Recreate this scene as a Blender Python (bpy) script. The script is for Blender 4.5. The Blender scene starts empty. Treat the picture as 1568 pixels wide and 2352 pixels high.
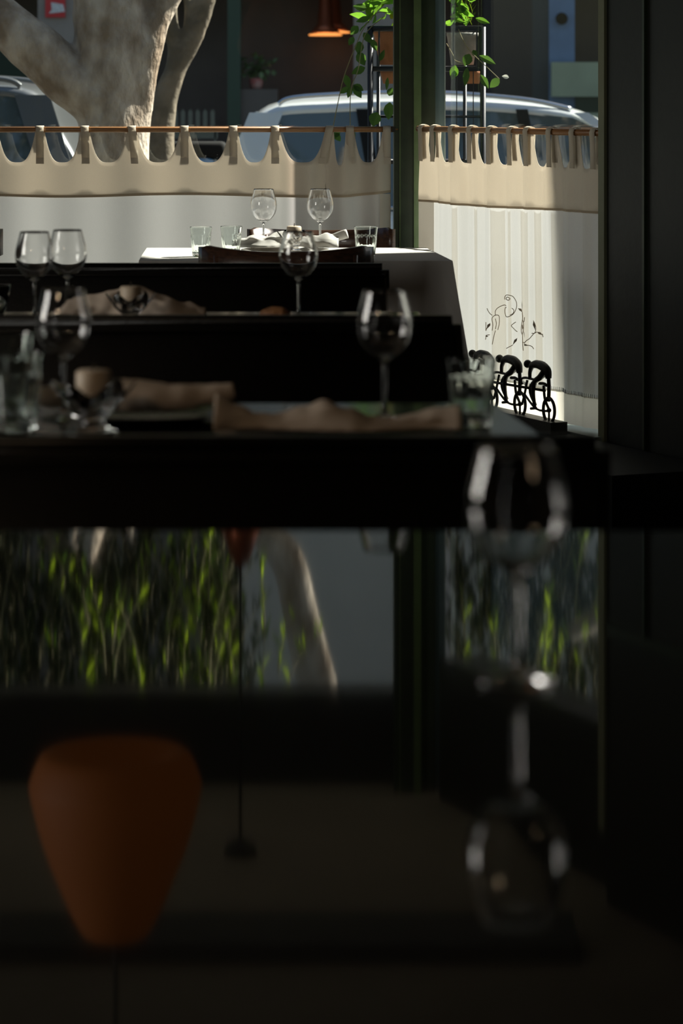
import bpy, bmesh, math, random
from mathutils import Vector, Matrix, noise
random.seed(7)
S = bpy.context.scene
C = S.collection
PI = math.pi
# ---------------------------------------------------------------- camera, sky, sun, exposure
F = 6600.0            # focal length in pixels of the 1568 px wide frame
CAMZ = 1.25           # eye height
HY = 222.0            # horizon row
cam_d = bpy.data.cameras.new('camera')
cam_d.sensor_fit = 'HORIZONTAL'; cam_d.sensor_width = 24.0
cam_d.lens = F / 1568.0 * 24.0
cam_d.shift_y = -(1176.0 - HY) / 1568.0
cam_d.clip_start = 0.05; cam_d.clip_end = 200
cam_d.dof.use_dof = True; cam_d.dof.focus_distance = 10.0; cam_d.dof.aperture_fstop = 5.2
cam = bpy.data.objects.new('camera', cam_d); C.objects.link(cam)
cam.location = (0, 0, CAMZ); cam.rotation_euler = (PI/2, 0, 0)
S.camera = cam

w = bpy.data.worlds.new('sky'); S.world = w; w.use_nodes = True
nt = w.node_tree; nt.nodes.clear()
sky = nt.nodes.new('ShaderNodeTexSky'); sky.sky_type = 'NISHITA'; sky.sun_disc = False
sky.sun_elevation = math.radians(48); sky.sun_rotation = math.radians(53)
sky.air_density = 1.3; sky.dust_density = 2.0
bg = nt.nodes.new('ShaderNodeBackground'); bg.inputs[1].default_value = 0.115
out = nt.nodes.new('ShaderNodeOutputWorld')
nt.links.new(sky.outputs[0], bg.inputs[0]); nt.links.new(bg.outputs[0], out.inputs[0])

sd = bpy.data.lights.new('sun', 'SUN'); sd.energy = 18.5; sd.angle = math.radians(1.2); sd.color = (1, .93, .82)
sun = bpy.data.objects.new('sun', sd); C.objects.link(sun)
_el, _az = math.radians(43), math.radians(27)
_s = Vector((math.cos(_el)*math.cos(_az), math.cos(_el)*math.sin(_az), math.sin(_el)))
sun.rotation_euler = _s.to_track_quat('Z', 'Y').to_euler(); sun.location = (8, 16, 12)

ad = bpy.data.lights.new('side_window_fill', 'AREA'); ad.shape = 'RECTANGLE'; ad.size = 1.3; ad.size_y = 1.5; ad.energy = 55; ad.color = (1, .95, .86)  # area fill added at the unseen side window, standing in for its daylight
al = bpy.data.objects.new('side_window_fill', ad); C.objects.link(al)
al.location = (-3.95, 4.6, 1.75); al.rotation_euler = (0, -PI/2, 0)
rd = bpy.data.lights.new('room_fill', 'AREA'); rd.shape = 'DISK'; rd.size = .5; rd.energy = 30; rd.color = (1, .72, .45)  # warm fill light added near the ceiling, out of view
rl = bpy.data.objects.new('room_fill', rd); C.objects.link(rl); rl.location = (-2.2, .5, 2.7)

S.view_settings.view_transform = 'Standard'; S.view_settings.look = 'None'
S.view_settings.gamma = 1.0; S.view_settings.use_curve_mapping = False
S.view_settings.exposure = 0.0
S.cycles.sample_clamp_indirect = 6.0
S.cycles.max_bounces = 14; S.cycles.transmission_bounces = 12; S.cycles.transparent_max_bounces = 16

# ---------------------------------------------------------------- helpers
def P(px, py, d):                      # a point seen at row/column px,py standing d metres away
    return Vector(((px-784)*d/F, d, CAMZ-(py-HY)*d/F))
def PX(px, d): return (px-784)*d/F
def PZ(py, d): return CAMZ-(py-HY)*d/F

def mat(name, col, rough=.6, metal=0.0, spec=.5, var=0.0, scale=8.0, bump=0.0, bscale=40.0, col2=None, coat=0.0,
        sub=None, emit=None, estr=0.0, stretch=None):
    m = bpy.data.materials.new(name); m.use_nodes = True
    n = m.node_tree; b = n.nodes['Principled BSDF']
    b.inputs['Base Color'].default_value = (*col, 1); b.inputs['Roughness'].default_value = rough
    b.inputs['Metallic'].default_value = metal; b.inputs['Specular IOR Level'].default_value = spec
    b.inputs['Coat Weight'].default_value = coat
    tc = n.nodes.new('ShaderNodeTexCoord'); mp = n.nodes.new('ShaderNodeMapping')
    n.links.new(tc.outputs['Object'], mp.inputs[0])
    if stretch: mp.inputs['Scale'].default_value = stretch
    if var or col2:
        nz = n.nodes.new('ShaderNodeTexNoise'); nz.inputs['Scale'].default_value = scale; nz.inputs['Detail'].default_value = 6
        n.links.new(mp.outputs[0], nz.inputs[0])
        r = n.nodes.new('ShaderNodeValToRGB')
        c2 = col2 if col2 else tuple(c*(1-var) for c in col)
        r.color_ramp.elements[0].position = .38; r.color_ramp.elements[1].position = .62
        r.color_ramp.elements[0].color = (*c2, 1); r.color_ramp.elements[1].color = (*col, 1)
        n.links.new(nz.outputs['Fac'], r.inputs[0]); n.links.new(r.outputs[0], b.inputs['Base Color'])
    if bump:
        nb = n.nodes.new('ShaderNodeTexNoise'); nb.inputs['Scale'].default_value = bscale; nb.inputs['Detail'].default_value = 8
        n.links.new(mp.outputs[0], nb.inputs[0])
        bp = n.nodes.new('ShaderNodeBump'); bp.inputs['Strength'].default_value = bump; bp.inputs['Distance'].default_value = .02
        n.links.new(nb.outputs['Fac'], bp.inputs['Height']); n.links.new(bp.outputs[0], b.inputs['Normal'])
    if emit:
        b.inputs['Emission Color'].default_value = (*emit, 1); b.inputs['Emission Strength'].default_value = estr
    return m

def cloth_mat(name, dcol, tcol, tmix, weave=900.0):
    m = bpy.data.materials.new(name); m.use_nodes = True
    n = m.node_tree; n.nodes.clear()
    o = n.nodes.new('ShaderNodeOutputMaterial'); d = n.nodes.new('ShaderNodeBsdfDiffuse'); t = n.nodes.new('ShaderNodeBsdfTranslucent')
    mx = n.nodes.new('ShaderNodeMixShader'); mx.inputs[0].default_value = tmix
    tc = n.nodes.new('ShaderNodeTexCoord'); nz = n.nodes.new('ShaderNodeTexNoise'); nz.inputs['Scale'].default_value = weave
    n.links.new(tc.outputs['Object'], nz.inputs[0])
    for nd, c in ((d, dcol), (t, tcol)):
        r = n.nodes.new('ShaderNodeValToRGB'); r.color_ramp.elements[0].position = .3; r.color_ramp.elements[1].position = .7
        r.color_ramp.elements[0].color = (*[v*.9 for v in c], 1); r.color_ramp.elements[1].color = (*c, 1)
        n.links.new(nz.outputs['Fac'], r.inputs[0]); n.links.new(r.outputs[0], nd.inputs['Color'])
    n.links.new(d.outputs[0], mx.inputs[1]); n.links.new(t.outputs[0], mx.inputs[2]); n.links.new(mx.outputs[0], o.inputs[0])
    return m

def glass_mat(name, tint=(1, 1, 1), ior=1.5, rough=0.0):
    m = bpy.data.materials.new(name); m.use_nodes = True
    n = m.node_tree; n.nodes.clear()
    o = n.nodes.new('ShaderNodeOutputMaterial'); g = n.nodes.new('ShaderNodeBsdfGlass')
    g.inputs['Color'].default_value = (*tint, 1); g.inputs['IOR'].default_value = ior; g.inputs['Roughness'].default_value = rough
    n.links.new(g.outputs[0], o.inputs[0]); return m

def pane_mat(name, tint=(.93, .96, .95), refl=1.0):
    m = bpy.data.materials.new(name); m.use_nodes = True
    n = m.node_tree; n.nodes.clear()
    o = n.nodes.new('ShaderNodeOutputMaterial'); t = n.nodes.new('ShaderNodeBsdfTransparent'); g = n.nodes.new('ShaderNodeBsdfGlossy')
    t.inputs[0].default_value = (*tint, 1); g.inputs['Roughness'].default_value = 0.0
    lw = n.nodes.new('ShaderNodeLayerWeight'); lw.inputs[0].default_value = .5      # Schlick reflectance, the same from both faces of the pane
    f = n.nodes.new('ShaderNodeMath'); f.operation = 'POWER'; f.inputs[1].default_value = 5.0; n.links.new(lw.outputs['Facing'], f.inputs[0])
    mu = n.nodes.new('ShaderNodeMath'); mu.operation = 'MULTIPLY_ADD'; mu.inputs[1].default_value = .6*refl; mu.inputs[2].default_value = .035*refl
    mx = n.nodes.new('ShaderNodeMixShader')
    n.links.new(f.outputs[0], mu.inputs[0]); n.links.new(mu.outputs[0], mx.inputs[0])
    n.links.new(t.outputs[0], mx.inputs[1]); n.links.new(g.outputs[0], mx.inputs[2]); n.links.new(mx.outputs[0], o.inputs[0])
    return m

M = {}
M['green_paint'] = mat('green_paint', (.022, .038, .017), .45, var=.25, scale=20, bump=.05)
M['green_lit'] = mat('green_lit', (.11, .17, .065), .4, var=.2, scale=20)  # lighter green, the lit look of the post strips put into the paint
M['alu'] = mat('alu', (.14, .21, .23), .3, metal=.3, var=.1)
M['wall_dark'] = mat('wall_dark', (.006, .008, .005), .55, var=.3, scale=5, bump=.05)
M['wall_room'] = mat('wall_room', (.03, .028, .022), .8, var=.2, scale=3)
M['ceiling'] = mat('ceiling', (.22, .18, .13), .9, var=.12, scale=2)
M['floor'] = mat('floor', (.02, .016, .012), .5, var=.4, scale=6)
M['sill'] = mat('sill', (.30, .36, .35), .35, var=.1)
M['black_ledge'] = mat('black_ledge', (.006, .006, .006), .5, var=.2)
M['rod'] = mat('rod', (.36, .18, .07), .4, col2=(.24, .11, .045), scale=30, stretch=(1, 30, 30))
M['panel'] = cloth_mat('panel', (.80, .79, .76), (.53, .53, .53), .30)
M['header'] = cloth_mat('header', (.74, .69, .60), (.80, .74, .66), .46)
M['tab'] = cloth_mat('tab', (.76, .70, .60), (.78, .73, .65), .48)
M['stitch'] = cloth_mat('stitch', (.58, .50, .38), (.60, .48, .34), .38)
M['embroid'] = mat('embroid', (.44, .35, .26), .9)
M['white_cloth'] = cloth_mat('white_cloth', (.50, .49, .47), (.5, .42, .34), .18)
M['napkin'] = cloth_mat('napkin', (.62, .52, .43), (.5, .38, .28), .15)
M['leather'] = mat('leather', (.007, .0065, .006), .38, spec=.4, var=.2, scale=12, bump=.08, bscale=120)
M['gloss_black'] = mat('gloss_black', (.005, .005, .0045), .035, spec=.5)
M['gloss_black2'] = mat('gloss_black2', (.006, .0065, .006), .10, spec=.5)
M['chair_wood'] = mat('chair_wood', (.075, .034, .020), .35, col2=(.035, .016, .010), scale=14, stretch=(1, 6, 12), coat=.3)
M['glass'] = glass_mat('glass'); M['tumbler'] = glass_mat('tumbler', (.98, 1, .99), 1.45)
M['window'] = pane_mat('window', refl=.55)
M['wax'] = mat('wax', (.55, .45, .34), .5); M['wick'] = mat('wick', (.05, .04, .03), .9)
M['dark_plate'] = mat('dark_plate', (.02, .022, .024), .25)
M['white_plate'] = mat('white_plate', (.5, .48, .44), .25)
M['bread'] = mat('bread', (.35, .16, .06), .7, col2=(.16, .07, .03), scale=30, bump=.3)
M['iron'] = mat('iron', (.018, .015, .012), .5, metal=.4, bump=.15, bscale=200)
M['bark'] = mat('bark', (.52, .44, .36), .85, col2=(.24, .175, .12), scale=9, bump=1.0, bscale=34, stretch=(1, 1, .55))
M['bark2'] = mat('bark2', (.22, .18, .13), .9, col2=(.12, .10, .07), scale=8, bump=.7, bscale=20)
def voile(name, tint):
    m = bpy.data.materials.new(name); m.use_nodes = True
    n = m.node_tree; n.nodes.clear()
    o = n.nodes.new('ShaderNodeOutputMaterial'); t = n.nodes.new('ShaderNodeBsdfTransparent'); t.inputs[0].default_value = (*tint, 1)
    l = n.nodes.new('ShaderNodeBsdfTranslucent'); l.inputs[0].default_value = (*tint, 1); mx = n.nodes.new('ShaderNodeMixShader'); mx.inputs[0].default_value = .30
    n.links.new(t.outputs[0], mx.inputs[1]); n.links.new(l.outputs[0], mx.inputs[2]); n.links.new(mx.outputs[0], o.inputs[0]); return m
M['pleat'] = voile('pleat', (.95, .91, .84))
def leaf_mat(name, c, t, mix=.5):
    m = cloth_mat(name, c, t, mix, 12.0); return m
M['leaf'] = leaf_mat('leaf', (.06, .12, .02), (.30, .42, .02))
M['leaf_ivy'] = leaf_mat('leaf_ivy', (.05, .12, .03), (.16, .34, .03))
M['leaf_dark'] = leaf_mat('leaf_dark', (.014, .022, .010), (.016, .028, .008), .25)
M['leaf_vine'] = leaf_mat('leaf_vine', (.05, .10, .035), (.12, .24, .04), .4)
M['stem'] = mat('stem', (.20, .17, .08), .8)
M['terracotta'] = mat('terracotta', (.45, .17, .07), .8, var=.25, scale=10, bump=.2)
M['grey_pot'] = mat('grey_pot', (.34, .33, .30), .7, var=.35, scale=14, bump=.2)
M['rack'] = mat('rack', (.035, .035, .04), .4, metal=.5)
M['asphalt'] = mat('asphalt', (.06, .06, .06), .9, var=.2, bump=.2); M['pavement'] = mat('pavement', (.075, .07, .062), .9, var=.15, bump=.1)
M['silver'] = mat('silver', (.66, .69, .70), .3, metal=.35, coat=.6)
M['gunmetal'] = mat('gunmetal', (.16, .17, .175), .3, metal=.6, coat=.6)
M['car_glass'] = mat('car_glass', (.075, .10, .105), .04, spec=.9, coat=.5)
M['black_trim'] = mat('black_trim', (.012, .012, .012), .85, spec=.15)
M['rubber'] = mat('rubber', (.02, .02, .02), .8); M['chrome'] = mat('chrome', (.7, .72, .75), .15, metal=1)
M['tail'] = mat('tail', (.25, .01, .01), .25, coat=.5)
M['facade_dark'] = mat('facade_dark', (.13, .112, .10), .8, var=.4, scale=.8)  # base colour raised to carry the haze over the shopfront
M['facade_pale'] = mat('facade_pale', (.52, .49, .43), .9, var=.08, scale=1)
M['grey_pillar'] = mat('grey_pillar', (.30, .265, .235), .8, var=.1)
M['green_pillar'] = mat('green_pillar', (.045, .075, .05), .7); M['blue'] = mat('blue', (.12, .21, .36), .6, var=.1)
M['sage'] = mat('sage', (.34, .40, .28), .8, var=.12, scale=3); M['dark_green'] = mat('dark_green', (.02, .035, .02), .8)
M['teal_dark'] = mat('teal_dark', (.03, .04, .045), .7)
M['red'] = mat('red', (.55, .04, .04), .6); M['white'] = mat('white', (.7, .72, .74), .5, var=.3, scale=60)
M['fence'] = mat('fence', (.12, .13, .11), .8); M['copper'] = mat('copper', (.35, .10, .05), .4, metal=.6)
M['lamp_disc'] = mat('lamp_disc', (.8, .4, .15), .5, emit=(1, .33, .08), estr=1.6)
M['shade_orange'] = mat('shade_orange', (.20, .06, .012), .7, emit=(1, .28, .04), estr=.045)
M['cord'] = mat('cord', (.01, .01, .01), .6)
M['scooter_blue'] = mat('scooter_blue', (.10, .25, .42), .3, coat=.5); M['white_gloss'] = mat('white_gloss', (.75, .78, .82), .4, coat=.3)

def tag(o, label=None, cat=None, group=None, kind=None):
    if label: o['label'] = label
    if cat: o['category'] = cat
    if group: o['group'] = group
    if kind: o['kind'] = kind
    return o
def empty(name, loc, label, cat, group=None, rz=0.0):
    o = bpy.data.objects.new(name, None); C.objects.link(o); o.location = loc; o.rotation_euler = (0, 0, rz)
    o.empty_display_size = .05
    return tag(o, label, cat, group)
def obj(name, bm, m, parent=None, smooth=False, local=False):
    """link bm as one mesh object; vertices are world coordinates unless local."""
    me = bpy.data.meshes.new(name)
    bmesh.ops.recalc_face_normals(bm, faces=bm.faces)
    bm.to_mesh(me); bm.free()
    me.materials.append(M[m] if isinstance(m, str) else m)
    if smooth:
        for p in me.polygons: p.use_smooth = True
    o = bpy.data.objects.new(name, me); C.objects.link(o)
    if parent:
        o.parent = parent
        if not local:
            mw = Matrix.Translation(parent.location) @ parent.rotation_euler.to_matrix().to_4x4()
            q = parent.parent
            while q:
                mw = (Matrix.Translation(q.location) @ q.rotation_euler.to_matrix().to_4x4()) @ mw; q = q.parent
            me.transform(mw.inverted())
    return o
def dup(root, loc=None, rz=None, label=None, group=None):
    r = root.copy(); C.objects.link(r)
    if loc is not None: r.location = loc
    if rz is not None: r.rotation_euler = (0, 0, rz)
    if label: r['label'] = label
    if group: r['group'] = group
    for ch in list(root.children):
        c = ch.copy(); C.objects.link(c); c.parent = r
        for g in list(ch.children):
            d = g.copy(); C.objects.link(d); d.parent = c
    return r
def structure(name, bm, m, smooth=False):
    o = obj(name, bm, m, None, smooth); o['kind'] = 'structure'; return o

def bx(bm, x0, x1, y0, y1, z0, z1):
    v = [bm.verts.new((x, y, z)) for x in (x0, x1) for y in (y0, y1) for z in (z0, z1)]
    for f in ((0, 1, 3, 2), (4, 6, 7, 5), (0, 4, 5, 1), (2, 3, 7, 6), (0, 2, 6, 4), (1, 5, 7, 3)):
        bm.faces.new([v[i] for i in f])
    return v
def box(x0, x1, y0, y1, z0, z1, bev=0.0, seg=2):
    bm = bmesh.new(); bx(bm, x0, x1, y0, y1, z0, z1)
    if bev: bmesh.ops.bevel(bm, geom=bm.edges[:], offset=bev, segments=seg, profile=.5, affect='EDGES')
    return bm
def hexa(bm, pts):                    # 4 bottom, 4 top
    v = [bm.verts.new(p) for p in pts]
    for f in ((0, 1, 2, 3), (4, 5, 6, 7), (0, 1, 5, 4), (1, 2, 6, 5), (2, 3, 7, 6), (3, 0, 4, 7)):
        bm.faces.new([v[i] for i in f])
def tube(bm, pts, rad, n=10, cap=True, sx=1.0):
    pts = [Vector(p) for p in pts]
    if not hasattr(rad, '__len__'): rad = [rad]*len(pts)
    rings = []; up = None
    for i, p in enumerate(pts):
        t = (pts[min(i+1, len(pts)-1)] - pts[max(i-1, 0)])
        if t.length < 1e-9: t = Vector((0, 0, 1))
        t.normalize()
        if up is None:
            up = Vector((0, 1, 0)) if abs(t.y) < .9 else Vector((1, 0, 0))
        a = up - t*up.dot(t)
        if a.length < 1e-6: a = Vector((1, 0, 0)) - t*t.x
        a.normalize(); up = a; b = t.cross(a)
        rings.append([bm.verts.new(p + (a*math.cos(2*PI*k/n)*sx + b*math.sin(2*PI*k/n))*rad[i]) for k in range(n)])
    for i in range(len(rings)-1):
        for k in range(n):
            bm.faces.new((rings[i][k], rings[i][(k+1) % n], rings[i+1][(k+1) % n], rings[i+1][k]))
    if cap:
        bm.faces.new(rings[0][::-1]); bm.faces.new(rings[-1])
    return rings
def smoothpath(pts, sub=6):
    pts = [Vector(p) for p in pts]; out = []
    for i in range(len(pts)-1):
        p0, p1, p2, p3 = pts[max(i-1, 0)], pts[i], pts[i+1], pts[min(i+2, len(pts)-1)]
        for s in range(sub):
            t = s/sub
            out.append(.5*((2*p1) + (-p0+p2)*t + (2*p0-5*p1+4*p2-p3)*t*t + (-p0+3*p1-3*p2+p3)*t**3))
    out.append(pts[-1]); return out
def lerpr(r, sub=6):
    o = []
    for i in range(len(r)-1):
        for s in range(sub): o.append(r[i] + (r[i+1]-r[i])*s/sub)
    o.append(r[-1]); return o
def lathe(bm, prof, n=48, c=(0, 0, 0), mod=None, close=False):
    rings = []
    for j, (r, z) in enumerate(prof):
        if r < 1e-5: rings.append([bm.verts.new((c[0], c[1], c[2]+z))])
        else:
            rr = []
            for k in range(n):
                a = 2*PI*k/n; q, dz = (mod(j, a, r, z) if mod else (r, 0))
                rr.append(bm.verts.new((c[0]+q*math.cos(a), c[1]+q*math.sin(a), c[2]+z+dz)))
            rings.append(rr)
    m = len(rings)
    for i in range(m if close else m-1):
        A, B = rings[i], rings[(i+1) % m]
        for k in range(n):
            if len(A) == 1 and len(B) == 1: continue
            if len(A) == 1: bm.faces.new((A[0], B[k], B[(k+1) % n]))
            elif len(B) == 1: bm.faces.new((A[k], A[(k+1) % n], B[0]))
            else: bm.faces.new((A[k], A[(k+1) % n], B[(k+1) % n], B[k]))
    return rings
def prism(bm, poly, f0, f1):           # poly of 2D points, f0/f1 map to 3D
    a = [bm.verts.new(f0(*p)) for p in poly]; b = [bm.verts.new(f1(*p)) for p in poly]
    bm.faces.new(a); bm.faces.new(b[::-1])
    for i in range(len(poly)):
        j = (i+1) % len(poly); bm.faces.new((a[i], a[j], b[j], b[i]))
def grid(bm, nu, nv, fn):
    g = [[bm.verts.new(fn(i/nu, j/nv)) for j in range(nv+1)] for i in range(nu+1)]
    for i in range(nu):
        for j in range(nv):
            bm.faces.new((g[i][j], g[i+1][j], g[i+1][j+1], g[i][j+1]))
    return g

# ---------------------------------------------------------------- the right-hand (turned) window wall frame
PA = Vector((PX(968, 10.3), 10.3, 0)); PB = Vector((PX(1391, 9.05), 9.05, 0))
WL = (PB-PA).length; WD = (PB-PA).normalized(); WN = Vector((-WD.y, WD.x, 0))
if WN.x > 0: WN = -WN                 # points into the room
def W(u, n, z): return PA + WD*u + WN*n + Vector((0, 0, z))
def wbox(bm, u0, u1, n0, n1, z0, z1):
    hexa(bm, [W(u0, n0, z0), W(u1, n0, z0), W(u1, n1, z0), W(u0, n1, z0), W(u0, n0, z1), W(u1, n0, z1), W(u1, n1, z1), W(u0, n1, z1)])
def U(px):                             # position along the turned wall that shows at column px
    k = (px-784)/F
    # PA.x+u*WD.x = k*(PA.y+u*WD.y)
    return (k*PA.y-PA.x)/(WD.x-k*WD.y)

# ---------------------------------------------------------------- structure: room
YW = 10.62                             # plane of the left window
TOPZ = 2.45; CEIL = 2.78
_e = W(U(1406)+1.7, 0, 0); _a = W(-.02, -.2, 0); _b = W(U(1406)+1.7, -.2, 0)
plan = [(-4, -3), (_e.x+.1, -3), (_e.x+.1, _b.y), (_b.x, _b.y), (_a.x, 10.5), (_a.x, 10.78), (-4, 10.78)]
bm = bmesh.new(); prism(bm, plan, lambda a, b: (a, b, -.12), lambda a, b: (a, b, 0)); structure('floor', bm, 'floor')
bm = bmesh.new(); prism(bm, plan, lambda a, b: (a, b, CEIL), lambda a, b: (a, b, CEIL+.12)); structure('ceiling', bm, 'ceiling')
structure('trim_ceiling', box(-4, .7, 8.4, 8.75, CEIL-.05, CEIL-.001), 'wall_room')
bm = bmesh.new(); bx(bm, -4.12, -4, -3, 3.95, 0, CEIL); bx(bm, -4.12, -4, 5.25, 10.9, 0, CEIL); bx(bm, -4.12, -4, 3.95, 5.25, 0, 1.0); bx(bm, -4.12, -4, 3.95, 5.25, 2.5, CEIL)
structure('wall_left', bm, 'wall_room')
bm = bmesh.new(); bx(bm, -4.06, -4.05, 3.95, 5.25, 1.0, 2.5); structure('window_3', bm, 'window')
structure('wall_back', box(-4, _e.x+.1, -3.12, -3, 0, CEIL), 'wall_room')
cx0, cx1 = PX(905, 10.4), PX(967, 10.4)
xr = cx1 + .02
bm = bmesh.new(); bx(bm, -4, xr, YW-.04, YW+.14, TOPZ, CEIL)
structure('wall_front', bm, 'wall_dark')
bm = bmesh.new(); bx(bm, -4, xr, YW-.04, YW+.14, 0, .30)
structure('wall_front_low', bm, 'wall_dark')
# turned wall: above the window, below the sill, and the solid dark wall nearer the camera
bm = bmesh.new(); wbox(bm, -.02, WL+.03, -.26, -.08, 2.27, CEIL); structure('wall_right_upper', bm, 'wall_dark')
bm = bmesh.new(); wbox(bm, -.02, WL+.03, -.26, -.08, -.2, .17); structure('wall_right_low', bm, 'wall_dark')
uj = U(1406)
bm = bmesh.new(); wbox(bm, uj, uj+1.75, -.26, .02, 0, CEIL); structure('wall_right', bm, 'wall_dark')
e = W(uj+1.7, 0, 0)
bm = bmesh.new(); bx(bm, e.x-.02, e.x+.1, -3, e.y, 0, CEIL); structure('wall_side', bm, 'wall_dark')
# unseen slab added outside to shade the near half of the right curtain
bm = bmesh.new(); ua = U(1255)-.08; wbox(bm, ua, uj+1.6, -2.7, -.262, 2.60, 2.64); structure('trim_shade_slab', bm, 'wall_dark')
# mouldings on the dark wall
bm = bmesh.new()
um = U(1495)
wbox(bm, um, um+.012, .02, .032, 0, 1.9); wbox(bm, uj+.02, uj+1.6, .02, .034, 1.9, 1.93); wbox(bm, um+.5, um+.512, .02, .032, 0, 1.9)
structure('trim_1', bm, 'green_paint')
# jamb strip of the right window
bm = bmesh.new(); wbox(bm, WL+.004, uj, -.26, .03, 0, TOPZ+.1); structure('trim_2', bm, mat('jamb', (.16, .17, .10), .6, var=.1))
# sill
bm = bmesh.new(); wbox(bm, -.02, WL+.03, -.26, .055, .165, .183); structure('window_sill_right', bm, 'sill')
bm = bmesh.new(); wbox(bm, -.05, WL+.8, .055, .42, 0, .175); structure('trim_3', bm, 'black_ledge')
bm = bmesh.new(); bx(bm, -4, cx0, YW-.12, YW+.14, .30, .33); structure('window_sill_left', bm, 'sill')
# corner post with its mouldings
d0 = 10.42
post = empty('corner_post', (cx0, d0, 0), 'dark green corner post between the two windows', 'post'); post['kind'] = 'structure'
post.name = 'trim_4'
xs = [PX(v, d0) for v in (905, 918, 950, 967, 1000, 1024)]
obj('post_edge', box(xs[0], xs[1], d0+.02, d0+.22, 0, CEIL-.002), 'green_paint', post)
obj('post_bead', box(xs[1]-.001, xs[1]+.003, d0+.012, d0+.2, 0, CEIL-.002), 'green_lit', post)
obj('post_face', box(xs[1]+.003, xs[2], d0+.01, d0+.22, 0, CEIL-.002), 'green_paint', post)
obj('post_moulding', box(xs[2], xs[3], d0-.005, d0+.22, 0, CEIL-.002), 'green_lit', post)
obj('post_return', box(xs[3], xs[4], d0+.03, d0+.25, 0, CEIL-.002), 'green_paint', post)
obj('glazing_frame', box(xs[4], xs[5]-.004, d0+.05, d0+.25, 0, CEIL-.002), 'alu', post)
obj('glazing_bead', box(xs[5]-.004, xs[5], d0+.045, d0+.24, 0, CEIL-.002), 'sill', post)
# panes
bm = bmesh.new(); bx(bm, -4, cx0+.01, YW+.04, YW+.046, .33, TOPZ); structure('window_1', bm, 'window')
bm = bmesh.new(); wbox(bm, -.1, WL, -.17, -.164, .183, 2.27); structure('window_2', bm, 'window')

# ---------------------------------------------------------------- outside: ground, building
GZ = -.2
structure('ground', box(-30, 30, 11, 60, GZ-.3, GZ-.12), 'asphalt')
structure('ground_pavement', box(-30, 30, 10.78, 15.6, GZ-.2, GZ), 'pavement')
structure('ground_far_pavement', box(-30, 30, 22, 26, GZ-.2, GZ), 'pavement')
DB = 26.0
bld = empty('shop_building', (0, DB, GZ), 'dark shopfront building across the street with a pale upper wall', 'building')
bm = bmesh.new(); bx(bm, -14, 14, DB+1.2, DB+1.4, GZ, 3.0)
bx(bm, -14, PX(95, DB), DB, DB+1.2, 2.3, 3.0); bx(bm, PX(95, DB), 14, DB, DB+1.2, 2.3, 3.0)
obj('shopfront', bm, 'facade_dark', bld)
obj('upper_wall', box(PX(548, DB), 2.6, DB, DB+1.4, 3.0, 9.5), 'facade_pale', bld)
obj('side_wall', box(-14, PX(548, DB), DB+.1, DB+1.4, 3.0, 9.5), 'facade_dark', bld)
obj('end_wall', box(2.6, 14, DB+.1, DB+1.4, 3.0, 9.5), 'teal_dark', bld)
obj('grey_pillar', box(PX(88, DB), PX(172, DB), DB-.05, DB+.4, GZ, 3.0), 'grey_pillar', bld)
obj('green_pillar', box(PX(522, DB), PX(552, DB), DB, DB+.3, GZ, 3.0), 'green_pillar', bld)
obj('slate_pillar', box(PX(812, DB), PX(905, DB), DB, DB+.3, GZ, 3.0), 'grey_pillar', bld)
obj('stone_pier', box(PX(1110, DB), PX(1222, DB), DB, DB+.3, GZ, 3.0), mat('pier', (.032, .028, .026), .8, var=.2, scale=2), bld)
obj('slate_strip', box(PX(1222, DB), PX(1260, DB), DB, DB+.3, GZ, 3.0), 'teal_dark', bld)
bp = obj('blue_pillar', box(PX(1260, DB), PX(1319, DB), DB-.02, DB+.3, GZ, 3.0), 'blue', bld)
bm = bmesh.new(); bmesh.ops.create_cone(bm, cap_ends=True, segments=32, radius1=.055, radius2=.05, depth=.06, matrix=Matrix.Translation((PX(1289, DB), DB-.05, PZ(43, DB))) @ Matrix.Rotation(PI/2, 4, 'X'))
obj('round_vent', bm, mat('vent', (.004, .004, .004), 1.0, spec=0), bp)
obj('sage_band', box(PX(1264, DB), PX(1560, DB), DB-.12, DB-.03, PZ(222, DB), PZ(143, DB)), 'sage', bld)
obj('dark_band', box(PX(1319, DB), PX(1560, DB), DB-.10, DB-.03, PZ(259, DB), PZ(222, DB)), 'dark_green', bld)
obj('sage_plinth', box(PX(1319, DB), PX(1560, DB), DB-.12, DB-.03, GZ, PZ(259, DB)), 'sage', bld)
obj('green_panel', box(PX(-300, DB), PX(88, DB), DB, DB+.1, GZ, 1.75), 'dark_green', bld)
obj('grey_sill', box(PX(1040, DB), PX(1110, DB), DB+.9, DB+1.19, GZ, 1.0), 'grey_pillar', bld)
# red poster on the grey pillar
pst = empty('red_poster', (PX(127, 25.93), 25.93, PZ(20, 25.93)), 'red poster with a pale panel stuck on the grey pillar across the street', 'poster')
obj('sheet', box(PX(104, 25.93), PX(150, 25.93), 25.92, 25.935, PZ(40, 25.93), PZ(-25, 25.93)), 'red', pst)
bm = bmesh.new(); d = 25.91
prism(bm, [(117, 5), (145, 10), (149, 27), (112, 31), (119, 22)], lambda a, b: P(a, b, d), lambda a, b: P(a, b, d+.008))
obj('pale_panel', bm, 'white', pst)
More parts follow.
